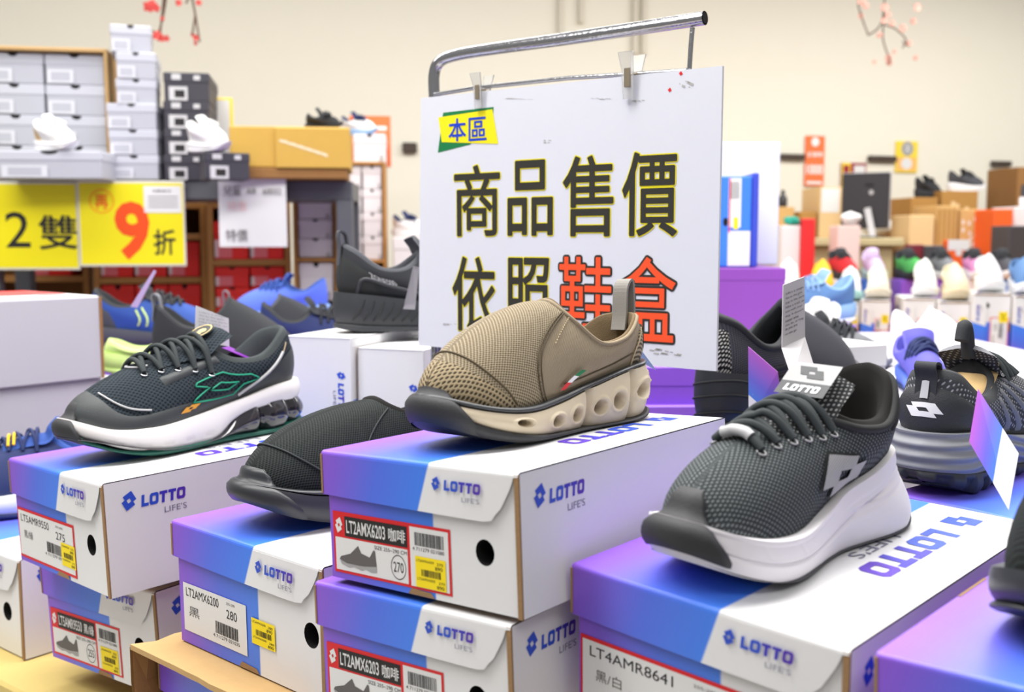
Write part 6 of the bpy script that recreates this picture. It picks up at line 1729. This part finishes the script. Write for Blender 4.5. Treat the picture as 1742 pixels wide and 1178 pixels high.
toe_on(1756, 490, 3.46, 'blue sneaker cut by the right edge on the last upright box', c_denim, c_wsole, ang=-104)
def stack_at(px, Y, w, ztop, label, m, yaw=.1, L=.3):
    c = at(px, 500, Y); u = Vector((math.cos(yaw), math.sin(yaw), 0)); v = Vector((-math.sin(yaw), math.cos(yaw), 0))
    o = Vector((c.x, c.y, ztop)) - u*w/2
    return solid_box(frame_matrix(o, u, v, Vector((0, 0, 1))), w, ztop - PZ - .001, L, 'shoe_box', label, 'shoe box', m)
# yellow and white-yellow slippers left of the row, on their own boxes
stack_at(1398, 3.46, .11, PZ + .205, 'white box under the yellow slip-on left of the upright row', m_wshoebox)
z0 = PZ + .207
a = math.radians(-105); d = Vector((math.cos(a), math.sin(a), 0)); toe = at(1400, 505, 3.48); toe.z = z0
sneaker(on_point(toe - d*.255, toe), 'yellow slip-on left of the row of upright boxes', up=c_yellow, mid=c_yellow, outs=c_yellow, kind='slip', L=.255, NT=48, NV=10, high=1.1)
stack_at(1342, 3.30, .16, PZ + .200, 'white box under the white shoe with yellow heel', m_wshoebox)
toe = at(1340, 505, 3.32); toe.z = PZ + .202
sneaker(on_point(toe - d*.27, toe), 'white slip-on with yellow heel left of the yellow slip-on', up=c_white, mid=c_white, outs=c_white, kind='slip', heelp=c_yellow, L=.27, NT=48, NV=10, high=1.2)
# second row of shoes further back, on plain boxes
back = [(1440, 462, 4.62, 'red and black shoe behind the yellow slip-on', c_red, c_black), (1492, 464, 4.62, 'lilac sneaker behind the white slip-on with mint sole', c_lilac, c_mint), (1556, 462, 4.62, 'green and black running shoe behind the cream slip-on', c_green, c_black), (1668, 470, 4.60, 'pink sneaker behind the beige slip-on', c_pink, c_white), (1716, 462, 4.58, 'black and white sneaker behind the bright white slip-on', c_dgrey, c_wsole), (1612, 466, 4.62, 'grey and white sneaker behind the tall white slip-on', c_grey, c_wsole)]
for i, (px, py, Y, lb, cu, cm) in enumerate(back):
    zt = PZ + .235
    c = at(px, py, Y); o = Vector((c.x - .07, c.y, zt))
    solid_box(frame_matrix(o + Vector((.015, 0, 0)), Vector((1, 0, 0)), Vector((0, 1, 0)), Vector((0, 0, 1))), .11, .234, .14, 'shoe_box', 'box under the ' + lb, 'shoe box', (m_wshoebox, m_blue, m_purple)[i % 3])
    a = math.radians((-84, -96, -86, -95, -97, -90)[i]); d = Vector((math.cos(a), math.sin(a), 0)); toe = Vector((c.x, c.y + .05, zt + .001)) + d*.12
    sneaker(on_point(toe - d*.25, toe), lb, up=cu, mid=cm, outs=cm, lining=c_black if cu is not c_lilac else c_lilac, L=.25, NT=40, NV=8, high=1.1)
# ---- upright blue boxes with a white panel, on a violet box, right of the sign
m_vio = mat('violet_shoe_box', S(136, 70, 170), .45, var=.08, scale=8)
vb, FMv, Wv, Hv = px_box(1196, 456, 1338, 597, 2.42, .0, .32, 'shoe_box', 'violet lidded shoe box right of the sign, under the upright blue boxes', 'shoe box', m_vio, lid=m_vio, hl=.03)
mb = MB(); mb.bbox((FMv.translation.x - .02, FMv.translation.y - .02, TZ + .001), (.455, FMv.translation.y + .34, FMv.translation.z - Hv - .002), m_violet2, .004); tag(mb.build('display_block'), 'violet display block under the left half of the violet lidded box', 'display block')
def bluefront(mb, fr, W, H, L):
    mb.rect(fr, W*.02, -H*.93, W*.10, -H*.08, m_paper, .0005); mb.rect(fr, W*.48, -H*.56, W*.76, -H*.02, m_paper, .0005); mb.rect(fr, W*.48, -H*.985, W*.98, -H*.60, m_wshoebox, .0004)
    mb.disc(fr, W*.42, -H*.50, .006, .010, m_black, .0006); mb.rect(fr, W*.60, -H*.58, W*.70, -H*.45, m_yel, .0008); mb.rect(fr, W*.49, -H*.62, W*.52, -H*.02, m_red, .0008)
    for k in range(6): mb.rect(fr, W*(.52+.035*k), -H*.25, W*(.535+.035*k), -H*.06, m_txt, .0008)
Y_ = 2.44; p = at(1204, 300, Y_); zb_ = (FMv.translation.z + .001); FMb = frame_matrix(p, Vector((1, 0, 0)), Vector((0, 1, 0)), Vector((0, 0, 1)))
solid_box(FMb, (1279-1204)*Y_/FPX, p.z - zb_, .20, 'shoe_box', 'blue shoe box standing upright on the violet box, label to the viewer', 'shoe box', m_blue, extra=bluefront, parts='end_label')
p2_ = at(1281, 294, Y_); FMb2 = frame_matrix(p2_, Vector((1, 0, 0)), Vector((0, 1, 0)), Vector((0, 0, 1)))
solid_box(FMb2, 11*Y_/FPX, p2_.z - zb_, .20, 'shoe_box', 'narrow dark blue box standing right of the blue one', 'shoe box', mat('deep_blue_carton', S(60, 76, 190), .4))
p3_ = at(1180, 242, 2.68); FMb3 = frame_matrix(p3_, Vector((1, 0, 0)), Vector((0, 1, 0)), Vector((0, 0, 1)))
solid_box(FMb3, (1326-1180)*2.68/FPX, p3_.z - zb_, .04, 'notice_board', 'tall pale white panel standing behind the blue upright boxes', 'board', mat('pale_panel', S(224, 224, 240), .5))
# ---- counter, monitor, cartons by the back wall
CYc = 5.22
ct = thing('checkout_counter', 'beige counter behind the row of slippers carrying the monitor', 'counter', Matrix.Translation((1.55, 5.36, 0)))
zc = at(1440, 405, CYc).z
m_bei = mat('beige_counter', S(196, 182, 140), .6)
mb = MB(); mb.bbox((-.75, -.1, 0), (.36, .45, zc-.04), m_bei, .005); mb.build('cabinet', ct)
mb = MB(); mb.bbox((-.8, -.14, zc-.04), (.40, .5, zc), m_bei, .005); mb.build('worktop', ct)
Ym = 5.42
m_mon = mat('monitor_black', S(52, 50, 54), .35); m_monw = mat('monitor_silver', S(180, 178, 180), .35)
mo = at(1470, 402, Ym); mo.z = zc + .001
M = Matrix.Translation(mo) @ Matrix.Rotation(-.5, 4, 'Z')
mt = thing('monitor', 'black monitor on a metal stand seen from behind on the counter', 'monitor', M)
hM = (at(1470, 295, Ym).z - zc); wM = .235
mb = MB(); mb.bbox((-wM/2, -.012, .05), (wM/2, .012, hM), m_mon, .004); mb.build('back_shell', mt)
mb = MB(); mb.bbox((-wM/2-.004, .012, .046), (wM/2+.004, .022, hM+.005), m_monw, .002); mb.build('bezel', mt)
mb = MB(); mb.add([(.0, -.014, hM*.45), (.03, -.014, hM*.47), (.075, -.075, .0), (.045, -.075, .0), (.0, -.030, hM*.45), (.03, -.030, hM*.47), (.075, -.095, .0), (.045, -.095, .0)], [(0, 1, 2, 3), (7, 6, 5, 4), (0, 4, 5, 1), (1, 5, 6, 2), (2, 6, 7, 3), (3, 7, 4, 0)], m_monw); mb.build('stand', mt)
mb = MB(); mb.bbox((-.08, -.10, -.001), (.09, .06, .008), m_mon, .003); mb.build('foot', mt)
mb = MB(); mb.disc(Fr((0, -.012, 0), (1, 0, 0), (0, 0, 1)), .03, hM*.70, .012, .012, m_monw, .001); mb.rect(Fr((0, -.012, 0), (1, 0, 0), (0, 0, 1)), .0, hM*.80, .04, hM*.83, m_black, .001); mb.build('back_badge', mt)
def crt(px0, py0, px1, py1, Y, label, m, name='cardboard_carton', cat='carton', yaw=.12, L=.25, zlow=None, extra=None, bev=.004):
    """a carton whose front face fills px0..px1, py0..py1 at distance Y"""
    p = at(px0, py0, Y); u = Vector((math.cos(yaw), math.sin(yaw), 0)); v = Vector((-math.sin(yaw), math.cos(yaw), 0))
    W = (px1-px0)*Y/FPX/(math.cos(yaw) - (px1-871)/FPX*math.sin(yaw)); H = (py1-py0)*Y/FPX if zlow is None else p.z - zlow
    return solid_box(frame_matrix(p, u, v, Vector((0, 0, 1))), W, H, L, name, label, cat, m, bev=bev, extra=extra)
def strips(n, m):
    def f(mb, fr, W, H, L):
        for k in range(n): mb.rect(fr, W*(.08 + .9*k/n), -H*.94, W*(.08 + .9*k/n + .5/n), -H*.08, m, .001)
    return f
def spots(m, seed, n=6):
    def f(mb, fr, W, H, L):
        q = random.Random(seed)
        for k in range(n): x = q.uniform(.1, .8); y = q.uniform(.1, .85); mb.rect(fr, W*x, -H*(y+.1), W*(x+.12), -H*y, m, .001)
    return f
m_crt = mat('warm_carton', S(206, 166, 106), .8, var=.1, scale=10); m_crtd = mat('brown_carton', S(176, 130, 66), .8, var=.15, scale=10); m_tanl = mat('pale_carton', S(224, 190, 140), .8)
m_orb = mat('orange_shoe_box', S(236, 100, 40), .5); m_blkb = mat('charcoal_box', S(70, 68, 72), .5)
# left part of the counter zone
crt(1322, 352, 1352, 402, 5.62, 'tan carton with a dark bottle on it near the white panel', m_crt, zlow=zc+.001)
crt(1362, 360, 1390, 402, 5.58, 'yellow brown drawer carton left of the red bag', m_crtd, zlow=zc+.001)
crt(1396, 318, 1434, 402, 5.58, 'tall pale carton with a white paper left of the monitor', m_tanl, zlow=zc+.001, extra=lambda mb, fr, W, H, L: mb.rect(fr, W*.05, -H*.50, W*.85, -H*.03, m_paper, .001))
crt(1366, 372, 1388, 430, 4.92, 'red narrow box standing left of the monitor', mat('bright_red_box', S(222, 44, 48), .5), name='red_box', cat='box', zlow=PZ + .001, L=.08)
crt(1426, 384, 1464, 452, 4.93, 'pale pink box in front of the monitor', mat('pale_pink_box', S(234, 206, 200), .6), name='pink_box', cat='box', zlow=PZ+.001, L=.10)
crt(1330, 384, 1362, 430, 4.93, 'white box left of the red narrow box', m_wshoebox, name='white_box', cat='box', zlow=PZ+.001, L=.1)
# bottle and green bag
b_ = at(1333, 352, 5.66); b_.z = at(1324, 352, 5.62).z; bt = thing('dark_bottle', 'small dark bottle on the tan carton by the wall', 'bottle', Matrix.Translation(b_ + Vector((0, .02, .001))))
mb = MB(); prof = [(.0, 0), (.022, 0), (.024, .01), (.024, .05), (.012, .065), (.010, .09), (0, .092)]
mb.grid(np.array([[(r_*math.cos(t), r_*math.sin(t), z) for t in np.linspace(0, 2*math.pi, 13)[:-1]] for r_, z in prof]), m_mon, cu=True, flip=True); mb.build('body', bt)
def blob(px, py, Y, rx, ry, rz, m, name, label, cat, seed, zbase):
    c = at(px, py, Y); c.z = zbase; root = thing(name, label, cat, Matrix.Translation(c)); q = random.Random(seed)
    ph = [q.uniform(0, 6) for _ in range(6)]
    G = []
    for i in range(11):
        th = math.pi*i/10; r = []
        for j in range(20):
            f = 2*math.pi*j/20; k = 1 + .14*math.sin(3*f + ph[0] + 2*th) + .10*math.sin(5*f + ph[1]) + .10*math.sin(4*th + ph[2])
            r.append((rx*k*math.sin(th)*math.cos(f), ry*k*math.sin(th)*math.sin(f), max(rz*(1 - math.cos(th)*k*.98), 0)))
        G.append(r)
    mb = MB(); mb.grid(np.array(G), m, cu=True, flip=False); mb.build('body', root)
    return root
m_teal = mat('teal_cloth', S(40, 160, 140), .7); m_wbag = mat('white_bag', S(240, 238, 236), .5)
blob(1347, 384, 4.96, .035, .03, .02, m_teal, 'teal_cloth', 'crumpled teal cloth on the white box left of the red box', 'cloth', 1, at(1330, 384, 4.93).z + .002)
blob(1447, 384, 4.96, .045, .03, .03, c_white, 'white_plush', 'fluffy white plush on the pale pink box', 'plush', 2, at(1426, 384, 4.93).z + .002)
blob(1500, 380, 5.66, .09, .08, .05, m_wbag, 'plastic_bag', 'crumpled white plastic bag right of the monitor', 'bag', 3, zc + .001)
# cartons against the wall, on a low bench
zB = at(1540, 428, 5.24).z
crt(1546, 428, 1668, 520, 5.24, 'long wooden bench under the brown cartons by the wall', m_wood, name='bench', cat='bench', zlow=0.0, L=.92)
W1 = 5.80
crt(1550, 336, 1596, 420, W1, 'brown carton by the wall, left of the large one', m_crtd, zlow=zB+.001)
crt(1548, 366, 1590, 420, 5.28, 'pale carton in front of the brown cartons by the wall', m_tanl, zlow=zB+.001, L=.20)
crt(1602, 325, 1664, 420, W1+.03, 'large brown carton under the black and white shoe by the wall', m_crtd, zlow=zB+.001, extra=spots(m_tanl, 4))
crt(1594, 350, 1630, 420, 5.33, 'brown carton full of upright boxes in the wall pile', m_crt, zlow=zB+.001, extra=strips(4, m_crtd), L=.24)
crt(1634, 356, 1666, 420, 5.36, 'open carton with printed dots beside the orange boxes', m_crt, zlow=zB+.001, extra=spots(m_paper, 5, 9), L=.24)
# orange, red and black boxes at the right edge
crt(1692, 356, 1724, 455, 5.20, 'bright orange box near the right edge', m_orb, name='orange_box', cat='box', zlow=0.0, extra=spots(mat('box_red_print', S(240, 130, 110), .5), 7, 7), L=.2)
crt(1718, 384, 1790, 455, 4.82, 'charcoal box at the right edge in front of the orange one', m_blkb, name='charcoal_box', cat='box', zlow=PZ+.001, L=.15)
crt(1726, 352, 1790, 372, 5.30, 'white and red box at the right edge above the charcoal one', m_wshoebox, name='white_box', cat='box', zlow=0.0, L=.2)
crt(1732, 284, 1800, 352, 5.85, 'tall dark brown carton at the right edge by the wall', m_carddk, zlow=0.0, L=.3)
crt(1613, 408, 1650, 452, 4.90, 'orange shoe box with a white mark behind the beige slip-on', m_orb, name='shoe_box', cat='shoe box', zlow=PZ+.001, L=.05, extra=lambda mb, fr, W, H, L: (mb.disc(fr, W*.5, -(.044*4.9/1.778)*.5, .016, .016, m_paper, .001), mb.rect(fr, 0, -H*.12, W, 0, m_paper, .001)))
crt(1574, 418, 1608, 455, 4.92, 'charcoal shoe box with grey print left of the orange one', m_blkb, name='shoe_box', cat='shoe box', zlow=PZ+.001, L=.05, extra=spots(m_lgry, 9, 5))
crt(1547, 416, 1572, 455, 4.93, 'dark red and black shoe box left of the charcoal one', mat('maroon_box', S(120, 40, 50), .5), name='shoe_box', cat='shoe box', zlow=PZ+.001, L=.05)
def far_shoe(px, py, Y, ang, label, cu, cm, zb, L=.27):
    h = at(px, py, Y); h.z = zb; a = math.radians(ang)
    sneaker(on_point(h, h + Vector((math.cos(a), math.sin(a), 0))), label, up=cu, mid=cm, outs=cm, lining=c_black if cu is not c_white else c_white, L=L, NT=36, NV=8)
far_shoe(1612, 325, W1+.14, 8, 'black and white sneaker on the large brown carton by the wall', c_dgrey, c_wsole, at(1602, 325, W1+.03).z + .002, .22)
far_shoe(1556, 336, W1+.12, 10, 'black sneaker on the brown carton left of the black and white one', c_black, c_black, at(1550, 336, W1).z + .002, .16)
far_shoe(1735, 352, 5.40, 5, 'dark sneaker on the white and red box at the right edge', c_dgrey, c_wsole, at(1726, 352, 5.30).z + .002, .22)
# shoes on the left shelf
zsh = at(-6, 256, SY-.16).z + .002
h = at(62, 256, SY-.10); h.z = zsh
sneaker(on_point(h, h + Vector((.96, -.28, 0))), 'white sneaker on the long grey box at the left', up=c_white, mid=c_wsole, outs=c_wsole, lining=c_white, L=.15, NT=48, NV=10, high=.85, thick=.7, heelp=c_tan)
h = at(322, 258, SY-.12); h.z = at(347, 258, SY-.19).z + .002
sneaker(on_point(h, h + Vector((.93, -.36, 0))), 'white sneaker on the black box lying on the steel shelf', up=c_white, mid=c_wsole, outs=c_wsole, lining=c_white, L=.15, NT=48, NV=10, high=.85, thick=.7)
h = at(580, 236, 4.45); h.z = FC4.translation.z + pw(48, CY4) + .003
sneaker(on_point(h, h + Vector((.97, -.2, 0))), 'white running shoe on the white box on top of the tall rack', up=c_white, mid=c_sky, outs=c_sky, lining=c_navy, L=.16, NT=40, NV=8, high=.7, thick=.6)
h = at(520, 214, SY+.1); h.z = at(466, 214, SY-.05).z + .002
sneaker(on_point(h, h + Vector((.99, .1, 0))), 'black shoe lying on the yellowish carton', up=c_black, mid=c_black, outs=c_black, L=.12, NT=36, NV=8, high=.45, thick=.4)
h = at(668, 404, 4.42); h.z = at(668, 404, 4.30).z + .002
sneaker(on_point(h, h + Vector((.97, -.2, 0))), 'white and navy running shoe on the white box beside the sign', up=c_white, mid=c_wsole, outs=c_wsole, lining=c_navy, L=.15, NT=40, NV=8, high=.8, thick=.7)

# ---------------------------------------------------------------- small pieces belong to the part they sit on
OWNER = {'tongue_label': 'tongue', 'tongue_badge': 'tongue', 'tongue_loop': 'tongue', 'lace_sleeve': 'laces', 'lace_loop': 'laces', 'eyelet': 'upper', 'heel_emblem': 'heel_counter', 'heel_patch': 'heel_counter',
         'reflective_strip': 'pull_tab', 'stitching': 'upper', 'insole_board': 'insole', 'flag_tab': 'upper', 'side_emblem': 'upper', 'emblem_outline': 'upper', 'emblem_print': 'mudguard', 'sole_grooves': 'midsole', 'side_lettering': 'upper',
         'tube_opening': 'frame_tube', 'smudges': 'board', 'lettering': 'board', 'end_label': 'body', 'back_badge': 'back_shell'}
for o in list(bpy.data.objects):
    k = o.name.split('.')[0]
    if k in OWNER and o.parent is not None and o.parent.parent is None:
        for c in o.parent.children:
            if c.name.split('.')[0] == OWNER[k]:
                o.parent = c
                break
